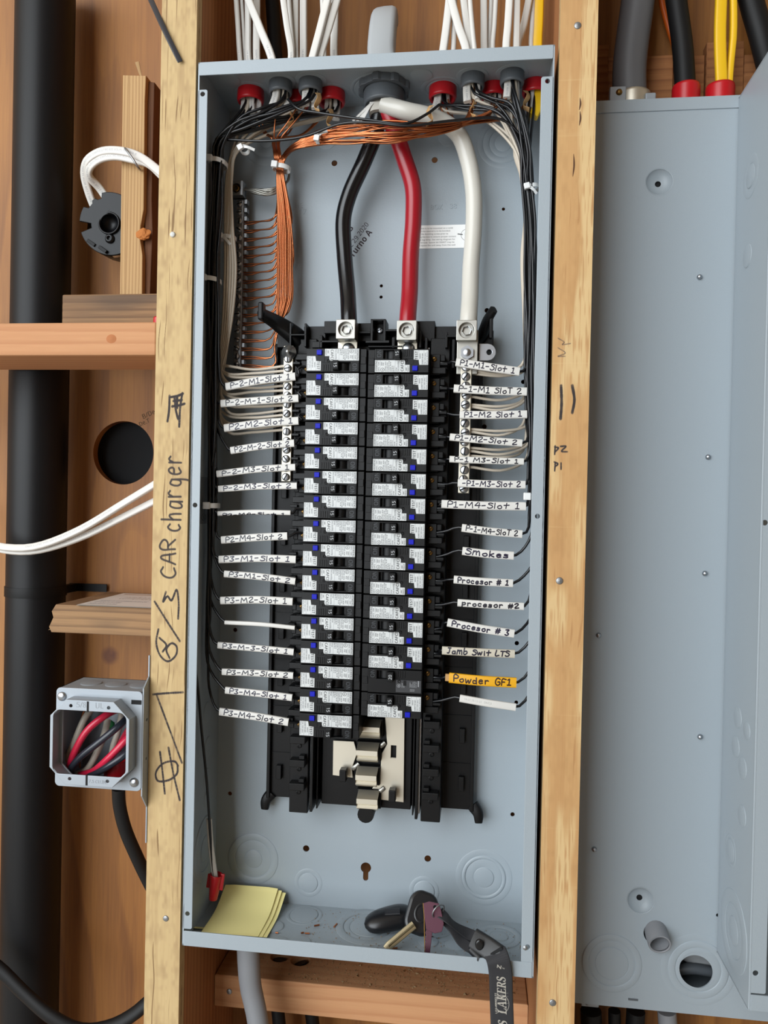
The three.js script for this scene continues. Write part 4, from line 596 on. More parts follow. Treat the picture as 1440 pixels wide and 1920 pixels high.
// ---------------------------------------------------------------- white cables coming down into the box top
const jacket = (base, ink, text) => { const c = canvasOf(192, 1024), g = c.getContext('2d'); g.fillStyle = base; g.fillRect(0, 0, 192, 1024); upright(g, text, 101, 1010, 17, '', ink); const t = texture(c); t.wrapS = t.wrapT = THREE.RepeatWrapping; t.repeat.set(-1, 4.4); return new THREE.MeshPhysicalMaterial({ map: t, roughness: 0.4 }); };
M.nm = jacket('#cecbc5', '#8f9094', '14 AWG 2 CDR WITH 14 AWG GROUND SIMPULL(TM) 600 VOLTS TYPE NM-B'); M.nm2 = jacket('#d2cfc9', '#949498', 'SIMPULL(TM) TYPE NM-B 600 VOLTS (UL) 14 AWG CU 3 CDR GROUND');
const jy = BY + 0.002;
const cables = [
  ['a', 441, 450, 10], ['a', 451, 459, 8], ['a', 464, 466, 11], ['a', 481, 481, 14], ['b', 454, 509, 15], ['b', 527, 546, 12], ['d', 540, 549, 9], ['d', 554, 554, 13], ['d', 569, 569, 14], ['c', 622, 587, 15], ['c', 640, 600, 15], ['e', 603, 608, 9], ['e', 629, 626, 14],
  ['f', 846, 831, 15], ['f', 853, 850, 10], ['g', 839, 874, 15], ['g', 866, 882, 13], ['g', 879, 890, 9], ['h', 907, 908, 13], ['h', 922, 916, 9], ['h', 931, 924, 9], ['i', 957, 949, 14], ['i', 970, 968, 12], ['j', 997, 971, 13], ['j', 1000, 996, 9],
];
const side2 = { a: 'feeding the red bushing nearest the shaded wall', b: 'feeding the first grey bushing', c: 'slanting into the second grey bushing', d: 'feeding the half hidden red bushing', e: 'feeding the red bushing before the big connector', f: 'feeding the red bushing past the big connector', g: 'feeding the grey bushing past the big connector', h: 'feeding the red bushing between two grey ones', i: 'feeding the grey bushing by the bright corner', j: 'beside the yellow cable at the bright corner' };
const seenAt = {};
const nth = ['first', 'second', 'third', 'fourth'];
for (const [id, u0, u1, w] of cables) {
  const { c, r } = BUSH[id], k = seenAt[id] = (seenAt[id] ?? -1) + 1, n = cables.filter((e) => e[0] === id).length, off = (k - (n - 1) / 2) * r * 1.5 / n, vE = lerp(113, 92, clamp((u1 - 440) / 560));
  const z = c.z + (k % 2 ? -0.003 : 0.002), e = at(u1, vE - 3, z), top = at(u0, -40, z), round3 = w < 11;
  const pts = [at(u0 + (u0 - u1) * 0.5, -300, z), top, at(lerp(u0, u1, 0.55), 45, z), V(e.x, Math.max(e.y, BY + 0.018), z), V(c.x + off, BY - 0.004, z), V(c.x + off, c.y - 0.003, z), V(c.x + off * 1.25 + rr(-0.003, 0.003), c.y - 0.013 - rnd() * 0.005, z + 0.002)];
  solo('white_cable', sweep(pts, round3 ? oval(mm(w, z), mm(w, z) * 0.8, 10) : flat(mm(w, z), 0.0052, 14), 46, { up: V(0.15 * (k % 2 ? 1 : -1), 0, 1) }), k % 2 ? M.nm2 : M.nm, 'white cable, ' + nth[k] + ' of those ' + side2[id], 'cable', 'white cables above the panel box');
}
{ const c = BUSH.j.c; solo('yellow_cable', sweep([at(1014, -300, -0.07), at(1011, -40, -0.07), at(1009, 40, -0.07), at(1007, 84, -0.07), V(c.x + 0.004, BY, c.z), V(c.x + 0.004, c.y - 0.012, c.z + 0.002), V(c.x - 0.002, c.y - 0.026, c.z + 0.006)], flat(mm(19, -0.07), 0.0075, 12), 26, { up: V(0, 0, 1) }), M.yellow, 'yellow cable running down beside the white cables', 'cable'); }
solo('black_cable', tube([at(500, -300, -0.15), at(508, -40, -0.15), at(514, 60, -0.15), at(518, 130, -0.15), at(520, 200, -0.15)], 0.0085, 16, 12), M.rubber, 'black cable in shadow behind the white cables', 'cable');
// torn paper filler hanging at the sheath ends
for (const [u, v, z, s, label] of [[594, 192, -0.03, 1, 'torn brown paper strip under the second grey bushing'], [548, 216, -0.045, -1, 'scrap of brown paper among the black wires'], [617, 222, -0.05, 1, 'brown paper strip under the red bushing'], [808, 216, -0.03, -1, 'curled brown paper beside the white service conductor'], [885, 202, -0.045, 1, 'brown paper curl under the grey bushing past the connector'], [985, 188, -0.05, 1, 'brown paper scrap behind the corner wires']]) { const a = at(u, v, z); solo('paper_filler', sweep([V(a.x, a.y + 0.012, z - 0.004), V(a.x + s * 0.003, a.y + 0.003, z + 0.002), V(a.x - s * 0.002, a.y - 0.006, z), V(a.x + s * 0.004, a.y - 0.012, z + 0.003)], flat(0.0062, 0.0006, 8), 14, { up: V(0.4 * s, 0.2, 1), tw: (t) => t * 1.6 * s }), M.kraft, label, 'paper'); }

// ---------------------------------------------------------------- the bay with the black pipe
{
  const z = -0.136, xl = at(31, 300, z).x, xr = at(131, 300, z).x, r = (xr - xl) / 2 * 0.985, x = (xl + xr) / 2, c = canvasOf(1024, 2048), g = c.getContext('2d');
  g.fillStyle = '#0e0e10'; g.fillRect(0, 0, 1024, 2048);
  for (let i = 0; i < 260; i++) { g.fillStyle = rnd() < 0.5 ? '#131416' : '#0a0a0b'; g.fillRect(rnd() * 1024, rnd() * 2048, 1 + rnd() * 2, 20 + rnd() * 160); }
  const put = (t, y, s) => upright(g, t, 838, y, s, '', '#5a5855'); put('CHRSUN R.', 905, 24); put('EX   04 33   03/11/20', 1290, 24); put('MADE IN U.S.A.', 1420, 24); put('CP-737-FPS-CP-110-FMC-DWV', 1660, 24); put('PRESSURE', 1790, 24); put('UPC CODE ASTM F1488 ABS', 2040, 24);
  const m = new THREE.MeshPhysicalMaterial({ map: texture(c), roughness: 0.45, specularIntensity: 0.5 }), y0 = -0.78, y1 = 0.66;
  const t = thing('drain_pipe', 'tall black plastic drain pipe in the open bay', 'pipe'); part('pipe_wall', new THREE.CylinderGeometry(r, r, y1 - y0, 56, 1, true).rotateY(0).translate(x, (y0 + y1) / 2, z), m, t);
  { const a = at(95, 1112, z); part('hanger_band', lathe([[r, -0.006], [r + 0.0012, -0.006], [r + 0.0012, 0.006], [r, 0.006]], 40).translate(x, at(95, 1108, z).y, z), M.blackMatt, t, 'black hanger strap round the pipe'); part('hanger_tail', [box(x + r * 0.5, x + r + 0.034, at(95, 1108, z).y - 0.005, at(95, 1108, z).y + 0.005, PLY + 0.004, PLY + 0.0055), box(x + r * 0.6, x + r * 0.66 + 0.006, at(95, 1108, z).y - 0.005, at(95, 1108, z).y + 0.005, PLY + 0.004, z + r * 0.6)], M.blackMatt, t); }
}
// horizontal blocking and the weathered pieces behind it
{
  const y1 = at(150, 604, 0).y, y0 = at(150, 666, 0).y, g = board(M.fir, 0, -0.72, S0 - 0.0005, y0, y1, -0.09, -0.001, 0.002);
  const t = thing('wood_blocking', 'clean orange wood blocking with a knot across the pipe bay', 'blocking'); part('block_body', g, M.fir, t); { const k = at(208, 635, 0); part('wood_knot', facing(lathe([[0, 0.0007], [0.0022, 0.0006], [0.0024, 0.0003], [0.004, 0.0003], [0.0058, -0.0002]], 18)).scale(1.2, 1, 1).translate(k.x, k.y, -0.0011), std(0xa8683a, 0.75), t, 'round knot'); }
  const w0 = at(116, 575, -0.096), wt = at(200, 551, -0.096).y;
  solo('wood_block', board(M.weathered, 0, w0.x, S0 - 0.0006, wt - 0.038, wt, -0.18, -0.096, 0.0018), M.weathered, 'weathered brown wood block lying behind the clean blocking', 'block');
  const sx0 = at(229, 300, -0.112).x, sx1 = at(271, 300, -0.112).x, sy1 = at(245, 143, -0.112).y;
  const s = thing('wood_stick', 'upright offcut stick with bark edge beside the round black box', 'stick');
  const sp = [[sx0, wt], [sx1, wt], [sx1 - 0.0005, wt + 0.05], [sx1 - 0.004, wt + 0.07], [sx1 - 0.0035, wt + 0.085], [sx1, wt + 0.105], [sx1 - 0.001, sy1 - 0.03], [sx1, sy1], [sx0 - 0.001, sy1 + 0.002], [sx0 - 0.0005, wt + 0.1]];
  part('stick_body', grainUV(plate(outline(sp), 0.07, 0.0008, 4).translate(0, 0, -0.182), 1, M.stick.userData.tile, 0.31, 0.4), M.stick, s);
  part('bark_edge', grainUV(plate(outline([[sx1 - 0.002, wt], [sx1 + 0.006, wt], [sx1 + 0.008, wt + 0.08], [sx1 + 0.006, wt + 0.12], [sx1 + 0.007, sy1 - 0.004], [sx1 - 0.002, sy1 - 0.002]]), 0.062, 0.001, 4).translate(0, 0, -0.182), 1, M.bark.userData.tile), M.bark, s, 'dark bark edge');
  { const k = at(262, 439, -0.112); part('broken_knot', (() => { const g = new THREE.IcosahedronGeometry(0.0075, 4), p = g.attributes.position; for (let i = 0; i < p.count; i++) { const n = 0.8 + 0.45 * noise(p.getX(i) * 700 + 9, p.getY(i) * 260 + p.getZ(i) * 300 + 9, 5); p.setXYZ(i, p.getX(i) * n * 1.2, p.getY(i) * n * 0.9, p.getZ(i) * n * 0.45); } g.computeVertexNormals(); return g; })().translate(k.x + 0.004, k.y, -0.1125), std(0xa9672e, 0.85), s, 'orange broken knot'); }
  { const k = at(258, 122, -0.115); part('torn_splinter', sweep([at(266, 148, -0.113), at(262, 135, -0.112), at(257, 116, -0.109)], flat(0.0045, 0.001, 8), 8, { up: V(0, 0, 1), scale: (q) => 0.4 + 0.8 * q }), M.stick, s); }
  const b0 = at(92, 1150, -0.06), bt = at(200, 1137, -0.06).y, bb = at(200, 1190, -0.06).y;
  const b = thing('wood_block', 'rough grey block with a split end carrying a printed card', 'block');
  part('block_body', grainUV(plate(outline([[b0.x, bb + 0.006], [b0.x + 0.003, bb], [S0 - 0.0006, bb], [S0 - 0.0006, bt], [b0.x + 0.008, bt], [b0.x + 0.003, bt - 0.008], [b0.x + 0.005, bt - 0.015]]), 0.128, 0.0008).translate(0, 0, -0.188), 0, M.weathered.userData.tile, 0.4, 0.3), M.weathered, b);
  for (let i = 0; i < 6; i++) part('splinter', sweep([V(b0.x + 0.006, bb + 0.004 + i * 0.004, -0.07 - i * 0.006), V(b0.x - 0.001, bb + 0.003 + i * 0.004, -0.069 - i * 0.006), V(b0.x - rr(0.003, 0.008), bb + 0.001 + i * 0.004, -0.068 - i * 0.006)], oval(0.003, 0.0016, 6), 5, { scale: (q) => 1.1 - q }), M.stick, b);
  const c = canvasOf(512, 128), g2 = c.getContext('2d'); g2.fillStyle = '#dcd6cf'; g2.fillRect(0, 0, 512, 128); g2.fillStyle = '#b09884'; g2.fillRect(30, 8, 290, 8); g2.font = 'italic 40px sans-serif'; g2.fillStyle = '#a79a90'; g2.fillText('combination', 90, 62); g2.fillStyle = '#6a6a74'; g2.font = '12px sans-serif'; ['Interrupteur de circuit combination AFCI type QAF2', '120 V 60 Hz 15 A 14-10 AWG', 'Installer selon les instructions'].forEach((t, i) => g2.fillText(t, 30, 86 + i * 15)); g2.font = 'bold 26px sans-serif'; g2.fillText('SIEMENS', 390, 112); g2.strokeStyle = '#8a8078'; g2.strokeRect(400, 10, 80, 50);
  const cx0 = at(143, 1138, -0.06).x, mC = new THREE.MeshStandardMaterial({ map: texture(c), roughness: 0.6 });
  solo('printed_card', sweep([V(cx0 + 0.002, bt + 0.0006, -0.116), V(lerp(cx0, S0, 0.5), bt + 0.0006, -0.116), V(S0 - 0.003, bt + 0.0006, -0.116)], [[-0.06, -0.0002], [0.06, -0.0002], [0.06, 0.0002], [-0.06, 0.0002]], 8, { up: V(0, 1, 0) }), M.white, 'printed card lying on the rough grey block', 'card');
  const pl = new THREE.PlaneGeometry(S0 - 0.004 - cx0 - 0.002, 0.117).rotateX(-Math.PI / 2).translate((S0 - 0.004 + cx0 + 0.002) / 2, bt + 0.0011, -0.116); const oc = scene.children[scene.children.length - 1]; part('printed_side', pl, mC, oc);
}
{ const c = at(296, 594, -0.05), t = thing('wire_connector', 'red plastic connector cap standing on the clean blocking', 'connector'), y = at(150, 604, 0).y; part('cap', lathe([[0, 0.017], [0.0042, 0.0165], [0.0048, 0.015], [0.005, 0.004], [0.0075, 0.003], [0.0082, 0.001], [0.0082, 0]], 20).translate(c.x, y + 0.0003, -0.05), M.bushRed, t); }
{ const c = at(157, 600, -0.05), y = at(150, 604, 0).y; solo('wood_crumb', [sweep([V(c.x - 0.004, y + 0.001, -0.05), V(c.x, y + 0.006, -0.05), V(c.x + 0.006, y + 0.001, -0.048)], oval(0.004, 0.003, 6), 5), sweep([V(c.x, y + 0.001, -0.047), V(c.x - 0.002, y + 0.008, -0.047)], oval(0.002, 0.0015, 6), 3)], M.stick, 'pale crumb of torn wood on the clean blocking', 'wood crumb'); }
// round black fixture box
{
  const z = -0.135, c = at(208, 421, z), R = mm(60, z), t = thing('round_fixture_box', 'round black plastic fixture box with notched rim behind the stick', 'fixture box'), s = new THREE.Shape();
  const notch = { 100: 0.86, 118: 0.93, 136: 0.86, 185: 0.62, 178: 0.62, 192: 0.7, 225: 0.98 }; for (let a = 0; a < 360; a += 4) { let k = 1; if (a > 104 && a < 148) k = a > 118 && a < 130 ? 0.92 : 0.84; if (a > 176 && a < 196) k = 0.62; const q = a * Math.PI / 180; s[a ? 'lineTo' : 'moveTo'](Math.cos(q) * R * k, Math.sin(q) * R * k); } s.closePath(); s.holes.push(hole(0, 0, R * 0.3));
  const mB = std(0x07080c, 0.34, 0, { specularIntensity: 0.55 }); part('face', plate(s, 0.004, 0.0008, 20).rotateX(0.12).rotateY(0.1).translate(c.x, c.y, z), mB, t);
  part('drum', facing(lathe([[R * 0.98, 0], [R * 0.95, -0.02], [R * 0.85, -0.04]], 36)).translate(c.x + 0.006, c.y - 0.004, z), mB, t); part('hub_ring', facing(lathe([[R * 0.3, 0.004], [R * 0.37, 0.004], [R * 0.37, 0.0055], [R * 0.34, 0.006], [R * 0.3, 0.0055], [R * 0.29, -0.006], [0, -0.007]], 30)).translate(c.x, c.y, z), mB, t);
  for (const [a, b] of [[-0.05, 0.45], [0.0, -0.48]]) part('boss', facing(lathe([[R * 0.05, 0.004], [R * 0.07, 0.006], [R * 0.13, 0.005], [R * 0.16, 0.003]], 16)).translate(c.x + a * R, c.y + b * R, z), mB, t);
  for (const [a, b] of [[-0.62, -0.62], [-0.22, -0.84]]) part('slot', boxC(V(c.x + a * R, c.y + b * R, z + 0.003), 0.012, 0.004, 0.004, 0.0005).translate(-c.x - a * R, -c.y - b * R, 0).rotateZ(-0.6).translate(c.x + a * R, c.y + b * R, 0), M.blackMatt, t);
}
for (const [p, label] of [
  [[[178, 392, -0.14], [166, 360, -0.13], [158, 325, -0.118], [163, 302, -0.108], [188, 285, -0.104], [225, 283, -0.1], [262, 294, -0.098], [300, 322, -0.1], [330, 350, -0.1], [372, 392, -0.1]], 'white cable looping from the round black box, outer of two'],
  [[[206, 382, -0.14], [186, 352, -0.132], [168, 332, -0.12], [168, 315, -0.11], [186, 299, -0.106], [215, 293, -0.103], [250, 299, -0.101], [280, 308, -0.1], [304, 330, -0.104], [330, 356, -0.104], [372, 396, -0.104]], 'white cable looping from the round black box, inner of two'],
]) solo('white_cable', sweep(p.map((q) => at(...q)), flat(0.0098, 0.005, 12), 44, { up: V(0, 0, 1) }), M.nm, label, 'cable', 'white cables in the pipe bay');
for (const [p, label] of [[[[-260, 960, -0.08], [-30, 1018, -0.07], [20, 1027, -0.065], [70, 1024, -0.06], [150, 993, -0.058], [230, 945, -0.06], [300, 902, -0.062], [335, 878, -0.064], [360, 862, -0.066]], 'upper of two white cables swinging across the black pipe'], [[[-260, 968, -0.088], [-30, 1022, -0.078], [20, 1033, -0.072], [70, 1032, -0.068], [150, 1008, -0.066], [230, 970, -0.068], [300, 935, -0.07], [335, 918, -0.072], [362, 904, -0.072]], 'lower of two white cables swinging across the black pipe']]) solo('white_cable', sweep(p.map((q) => at(...q)), flat(0.0085, 0.0052, 12), 36, { up: V(0, 0.4, 1) }), M.nm2, label, 'cable', 'white cables in the pipe bay');
solo('cable_staple', tube([at(262, 318, -0.11), at(258, 312, -0.092), at(249, 298, -0.089), at(236, 280, -0.092), at(234, 279, -0.11)], 0.0013, 20, 8), M.steel, 'bent steel staple holding two white cables on the stick', 'staple');
solo('black_strap', sweep([at(180, -220, -0.05), at(262, -40, -0.02), at(283, 0, -0.004), at(300, 38, 0.003), at(320, 80, 0.0045), at(338, 116, 0.0035)], flat(0.0058, 0.0012, 8), 20, { up: V(0.3, 0.2, 1) }), std(0x35353a, 0.3), 'dark plastic strap hanging onto the lettered stud', 'strap');
solo('black_cable', sweep([at(222, 1478, -0.01), at(224, 1510, -0.015), at(235, 1555, -0.022), at(256, 1605, -0.032), at(280, 1655, -0.045), at(310, 1710, -0.06), at(345, 1760, -0.075)], oval(0.0145, 0.0125, 14), 30, { up: V(0, 0, 1) }), M.rubber, 'black cable curving down from the metal junction box', 'cable');
solo('black_cable', sweep([at(-250, 1700, -0.08), at(-40, 1790, -0.07), at(0, 1818, -0.07), at(45, 1862, -0.068), at(95, 1905, -0.066), at(150, 1932, -0.068), at(205, 1926, -0.07), at(250, 1902, -0.074), at(285, 1872, -0.08), at(320, 1845, -0.085), at(350, 1815, -0.09)], oval(0.0165, 0.0125, 14), 44, { up: V(0, 0.5, 1), tw: (t) => Math.sin(t * 9) * 0.5 }), M.rubber, 'dusty black cable sagging across the foot of the pipe bay', 'cable');
// metal junction box with two gang ring
{
  const z = 0.0126, a = at(109, 1296, z), x0 = a.x, x1 = S0 - 0.0022, y1 = at(190, 1294, z).y, y0 = at(190, 1476, z).y, cx = (x0 + x1) / 2, cy = (y0 + y1) / 2, w = x1 - x0, h = y1 - y0, d = 0.052, th = 0.0014, t = thing('junction_box', 'square metal junction box with open ring full of wires', 'junction box');
  const top = part('top_wall', box(x0, x1, y1 - th, y1, z - d, z), M.galv, t); for (const k of [0.25, 0.55, 0.85]) part('knockout', knock([0.0115]).translate(lerp(x0, x1, k), y1, z - d * 0.5), M.galv, top);
  part('bottom_wall', box(x0, x1, y0, y0 + th, z - d, z), M.galv, t); part('side_wall', box(x0, x0 + th, y0, y1, z - d, z), M.galv, t); part('side_wall', box(x1 - th, x1, y0, y1, z - d, z), M.galv, t);
  const bk = part('back_wall', box(x0, x1, y0, y1, z - d, z - d + th), M.galv, t); for (const [kx, ky] of [[-0.6, 0.5], [0.1, 0.5], [0.5, -0.4]]) part('knockout', facing(knock([0.011])).translate(cx + kx * w / 2, cy + ky * h / 2, z - d + th), M.galv, bk);
  // ring plate with slots, then the raised collar
  const oct = (W, H, k) => [[-W + k, -H], [W - k, -H], [W, -H + k], [W, H - k], [W - k, H], [-W + k, H], [-W, H - k], [-W, -H + k]];
  const sh = rrect(w + 0.002, h + 0.002, 0.005); sh.holes.push(new THREE.Path(oct(w * 0.425, h * 0.395, 0.012).map(([p, q]) => new THREE.Vector2(p, q)).reverse())); const rp = part('ring_plate', plate(sh, 0.0018, 0.0004).translate(cx, cy, z), M.galv, t);
  for (const [kx, ky] of [[-0.44, 0.42], [0.43, -0.42]]) { part('plate_screw', facing(lathe([[0, 0.003], [0.0035, 0.0026], [0.0048, 0.001], [0.0048, 0]], 14)).translate(cx + kx * w, cy + ky * h, z + 0.0018), M.zinc, rp); }
  part('plate_slot', boxC(V(cx + 0.44 * w, cy + 0.4 * h, z + 0.0019), 0.011, 0.0045, 0.0004), M.blackMatt, rp);
  const wallH = 0.015, zc = z + 0.0018, o1 = oct(w * 0.46, h * 0.43, 0.017), collar = outline(o1); collar.holes.push(new THREE.Path(oct(w * 0.445, h * 0.415, 0.0165).map(([p, q]) => new THREE.Vector2(p, q)).reverse())); part('collar', plate(collar, wallH, 0.0004).translate(cx - 0.002, cy, zc), M.galv, t);
  const lipS = outline(oct(w * 0.46, h * 0.43, 0.017)); { const W = w * 0.425, H = h * 0.325, r = 0.008, q = new THREE.Path(), pts = rrect(2 * W, 2 * H, r).getPoints(6).reverse(); q.setFromPoints(pts); lipS.holes.push(q); for (const [kx, ky] of [[-0.22, 0.37], [0.22, 0.37], [-0.22, -0.37], [0.22, -0.37]]) lipS.holes.push(hole(kx * w, ky * h, 0.0017)); } part('device_flange', plate(lipS, 0.0018, 0.0004).translate(cx - 0.002, cy, zc + wallH - 0.0012), M.galv, t, 'front flange with four screw holes');
  for (const [tx, kx, ky, sz] of [['UL', 0.06, 0.36, 0.0055], ['5/8', -0.16, 0.36, 0.0055], ['7.5 CU.IN.', 0.0, -0.395, 0.0032]]) part('stamped_lettering', words(tx, sz, 0.0003).translate(cx - 0.002 + kx * w, cy + ky * h, zc + wallH + 0.0005), std(0x8b8f94, 0.5, 0.6), t);
  for (const ky of [0.37, -0.37]) part('centre_slot', boxC(V(cx - 0.004, cy + ky * h, zc + wallH + 0.0006), 0.0022, 0.011, 0.0004), M.blackMatt, t);
  // mounting bracket along the stud
  // (z, y) outline of the thin plate on the stud's flank
  const br = outline([[z - 0.03, y0 - 0.06], [0.001, y0 - 0.06], [0.001, y0 - 0.022], [z + 0.001, y0 - 0.006], [z + 0.001, y1 + 0.004], [0.001, y1 + 0.014], [0.001, y1 + 0.036], [z - 0.03, y1 + 0.036]]); for (const k of [0.3, 0.7]) br.holes.push(hole(0.005, lerp(y0, y1, k), 0.0016)); part('bracket', plate(br, 0.0012).rotateY(-Math.PI / 2).translate(S0 - 0.0003, 0, 0), M.galv, t, 'thin mounting bracket on the flank of the stud');
  const P = (u, v, dz) => at(u, v, z + dz), wire = (m, r, p, label) => solo('box_wire', tube(p.map((q) => P(...q)), r, 34, 10), m, label, 'wire', 'wires in the junction box');
  const wr = std(0xbdb6a8, 0.38), rd = std(0xc2213f, 0.28), bl = std(0x272a33, 0.28);
  wire(wr, 0.0036, [[172, 1330, -0.03], [160, 1345, -0.022], [138, 1395, -0.016], [118, 1440, -0.02]], 'cream wire bending nearest the open edge of the junction box');
  wire(rd, 0.0038, [[222, 1330, -0.03], [200, 1340, -0.014], [165, 1368, -0.006], [140, 1410, -0.006], [126, 1452, -0.014]], 'upper red wire arching across the junction box');
  wire(bl, 0.0037, [[244, 1340, -0.03], [222, 1362, -0.01], [185, 1392, -0.004], [150, 1420, -0.004], [134, 1440, -0.006], [132, 1455, -0.014]], 'upper black wire slanting across the junction box');
  wire(wr, 0.0036, [[202, 1350, -0.034], [196, 1375, -0.026], [182, 1410, -0.02], [165, 1440, -0.02], [145, 1452, -0.024]], 'cream wire in the middle of the junction box with a cut end');
  wire(wr, 0.0034, [[230, 1325, -0.04], [222, 1370, -0.032], [212, 1400, -0.03], [208, 1425, -0.034]], 'cream wire at the back of the junction box');
  wire(rd, 0.0038, [[252, 1352, -0.034], [243, 1366, -0.024], [230, 1388, -0.028], [222, 1405, -0.034]], 'short red wire behind the black one in the junction box');
  wire(rd, 0.0038, [[252, 1374, -0.02], [238, 1386, -0.01], [205, 1420, -0.006], [175, 1446, -0.012], [150, 1453, -0.018]], 'lower red wire across the junction box');
  wire(bl, 0.0037, [[252, 1398, -0.02], [238, 1412, -0.006], [210, 1432, -0.002], [180, 1450, -0.008], [165, 1454, -0.014]], 'lower black wire across the junction box');
  wire(M.copper, 0.0011, [[158, 1332, -0.036], [152, 1350, -0.034], [148, 1400, -0.036], [150, 1440, -0.034]], 'thin copper ground wire deep in the junction box');
  const bc = P(222, 1455, -0.03); solo('cable_bushing', lathe([[0.0095, 0.019], [0.0118, 0.019], [0.0122, 0.002], [0.0122, 0], [0.0135, -0.002], [0.0135, -0.005], [0.0095, -0.006], [0.0095, 0.019]], 26).translate(bc.x, y0 + 0.001, z - 0.024), M.bushRed, 'red bushing in the floor of the junction box', 'bushing');
  const gs = P(205, 1360, -d + 0.004); solo('ground_screw', facing(lathe([[0, 0.003], [0.004, 0.0026], [0.0055, 0], [0.0055, -0.001]], 6)).translate(gs.x, gs.y, z - d + 0.0026), M.green, 'green ground screw on the back of the junction box', 'screw');
}

// ---------------------------------------------------------------- grey enclosures beyond the second stud
{
  const z = -0.1, x0 = T1 + 0.004, x1 = 0.66, y1 = 0.453, y0 = -0.5425, t = thing('grey_enclosure', 'wide grey steel enclosure plate behind the stud marked 11', 'enclosure');
  const s = outline([[x0, y0], [x1, y0], [x1, y1], [x0, y1]]), P = (u, v) => at(u, v, z);
  { const c = P(1304, 1822); s.holes.push(hole(c.x, c.y, mm(30, z))); const k = P(1346, 1716); s.holes.push(hole(k.x, k.y, mm(3.2, z))); const q = P(1228, 1750); s.holes.push(hole(q.x, q.y, mm(20, z))); for (const [u, v] of [[1236, 341], [1201, 1688]]) { const e = P(u, v); s.holes.push(hole(e.x, e.y, mm(23, z))); } }
  part('face_plate', skin(plate(s, TH, 0, 30).translate(0, 0, z - TH)), M.paint, t);
  part('shell', [skin(box(x0, x1, y1 - TH, y1, z - 0.085, z - TH)), skin(box(x0, x1, y0, y0 + TH, z - 0.085, z - TH)), skin(box(x0, x0 + TH, y0, y1, z - 0.085, z - TH)), skin(box(x1 - TH, x1, y0, y1, z - 0.085, z - TH)), skin(box(x0, x1, y0, y1, z - 0.086, z - 0.085))], M.paint, t);
  part('top_fold', skin(box(x0, x1, at(1250, 208, z).y, y1 + 0.0006, z, z + 0.0012, 0.0005)), M.paint, t, 'folded lip along the top of the plate');
  for (const [u, v] of [[1236, 341], [1201, 1688]]) { const c = P(u, v), r = mm(24, z); part('mounting_dimple', facing(lathe([[0.0032, -0.0062], [0.0036, -0.006], [r * 0.42, -0.0057], [r * 0.62, -0.0046], [r * 0.8, -0.003], [r * 0.93, -0.0011], [r, 0.0002], [r * 1.05, 0.0001]], 32)).translate(c.x, c.y, z), M.paint, t); part('dimple_back', facing(lathe([[0, -0.0085], [0.0046, -0.0085]], 16)).translate(c.x, c.y, z), M.paper, t); }
  for (const [u, v] of [[1311, 520], [1327, 857], [1321, 1075], [1312, 1381], [1122, 1191], [1114, 1592]]) { const c = P(u, v); part('screw_tip', facing(lathe([[0, 0.0042], [0.0018, 0.0036], [0.0026, 0.0025], [0.0024, 0.0018], [0.0029, 0.0008], [0.0028, 0]], 12)).translate(c.x, c.y, z), M.zinc, t); }
  for (const [u, v, ...r] of [[1147, 1806, 30, 42, 54], [1309, 1818, 31.5, 40, 53, 66]]) { const c = P(u, v); let g; if (u < 1200) g = facing(knock(r.map((e) => mm(e, z)))); else { const q = []; let h = 0.001; r.forEach((e, i) => { const k = mm(e, z); if (i) q.push([k - 0.0007, h], [k - 0.0002, -0.0003], [k + 0.0002, -0.0003]); h = i % 2 ? 0.001 : 0.0004; q.push([k + 0.0008, h]); }); q[q.length - 1][1] = -0.0003; g = facing(lathe(q, 40)); } part('knockout', g.translate(c.x, c.y, z), M.paint, t); }
  { const c = P(1187, 1874); part('stamped_slot', boxC(V(c.x, c.y, z + 0.0002), 0.0105, 0.0022, 0.0006), M.bushGrey, t); }
  { const a = P(1230, 1748); solo('conduit_stub', [sweep([V(a.x, a.y + 0.004, z - 0.01), V(a.x, a.y - 0.001, z + 0.004), V(a.x + 0.001, a.y - 0.005, z + 0.014)], round(mm(20, z), 20), 10, { cap: false }), sweep([V(a.x + 0.001, a.y - 0.005, z + 0.014), V(a.x, a.y - 0.001, z + 0.004), V(a.x, a.y + 0.004, z - 0.01)], round(mm(16.5, z), 20), 10, { cap: false }), new THREE.TorusGeometry(mm(18.2, z), mm(1.8, z), 8, 24).rotateX(0.3).translate(a.x + 0.001, a.y - 0.005, z + 0.014)], M.greyPvc, 'stub of grey conduit poking out of the enclosure plate', 'conduit'); }
  { const c = P(1304, 1822); solo('grey_cable', sweep([V(c.x - 0.03, c.y + 0.02, z - 0.045), V(c.x, c.y + 0.002, z - 0.04), V(c.x + 0.035, c.y - 0.02, z - 0.05)], oval(0.024, 0.02, 14), 14, { up: V(0, 0, 1) }), M.putty, 'pale cable seen inside the round opening', 'cable'); solo('dark_cable', sweep([V(c.x - 0.02, c.y - 0.02, z - 0.03), V(c.x + 0.005, c.y - 0.014, z - 0.03), V(c.x + 0.03, c.y - 0.018, z - 0.034)], oval(0.012, 0.012, 12), 12, { up: V(0, 0, 1) }), M.bushGrey, 'dark cable at the foot of the round opening', 'cable'); }
  // fittings and cables above
  const top = (u, v, zz, w, m, label, pts, cat = 'cable', nm = 'feeder_cable') => solo(nm, sweep(pts.map((q) => at(...q)), oval(w, w * 0.94, 18), 26, { up: V(0, 0, 1) }), m, label, cat);
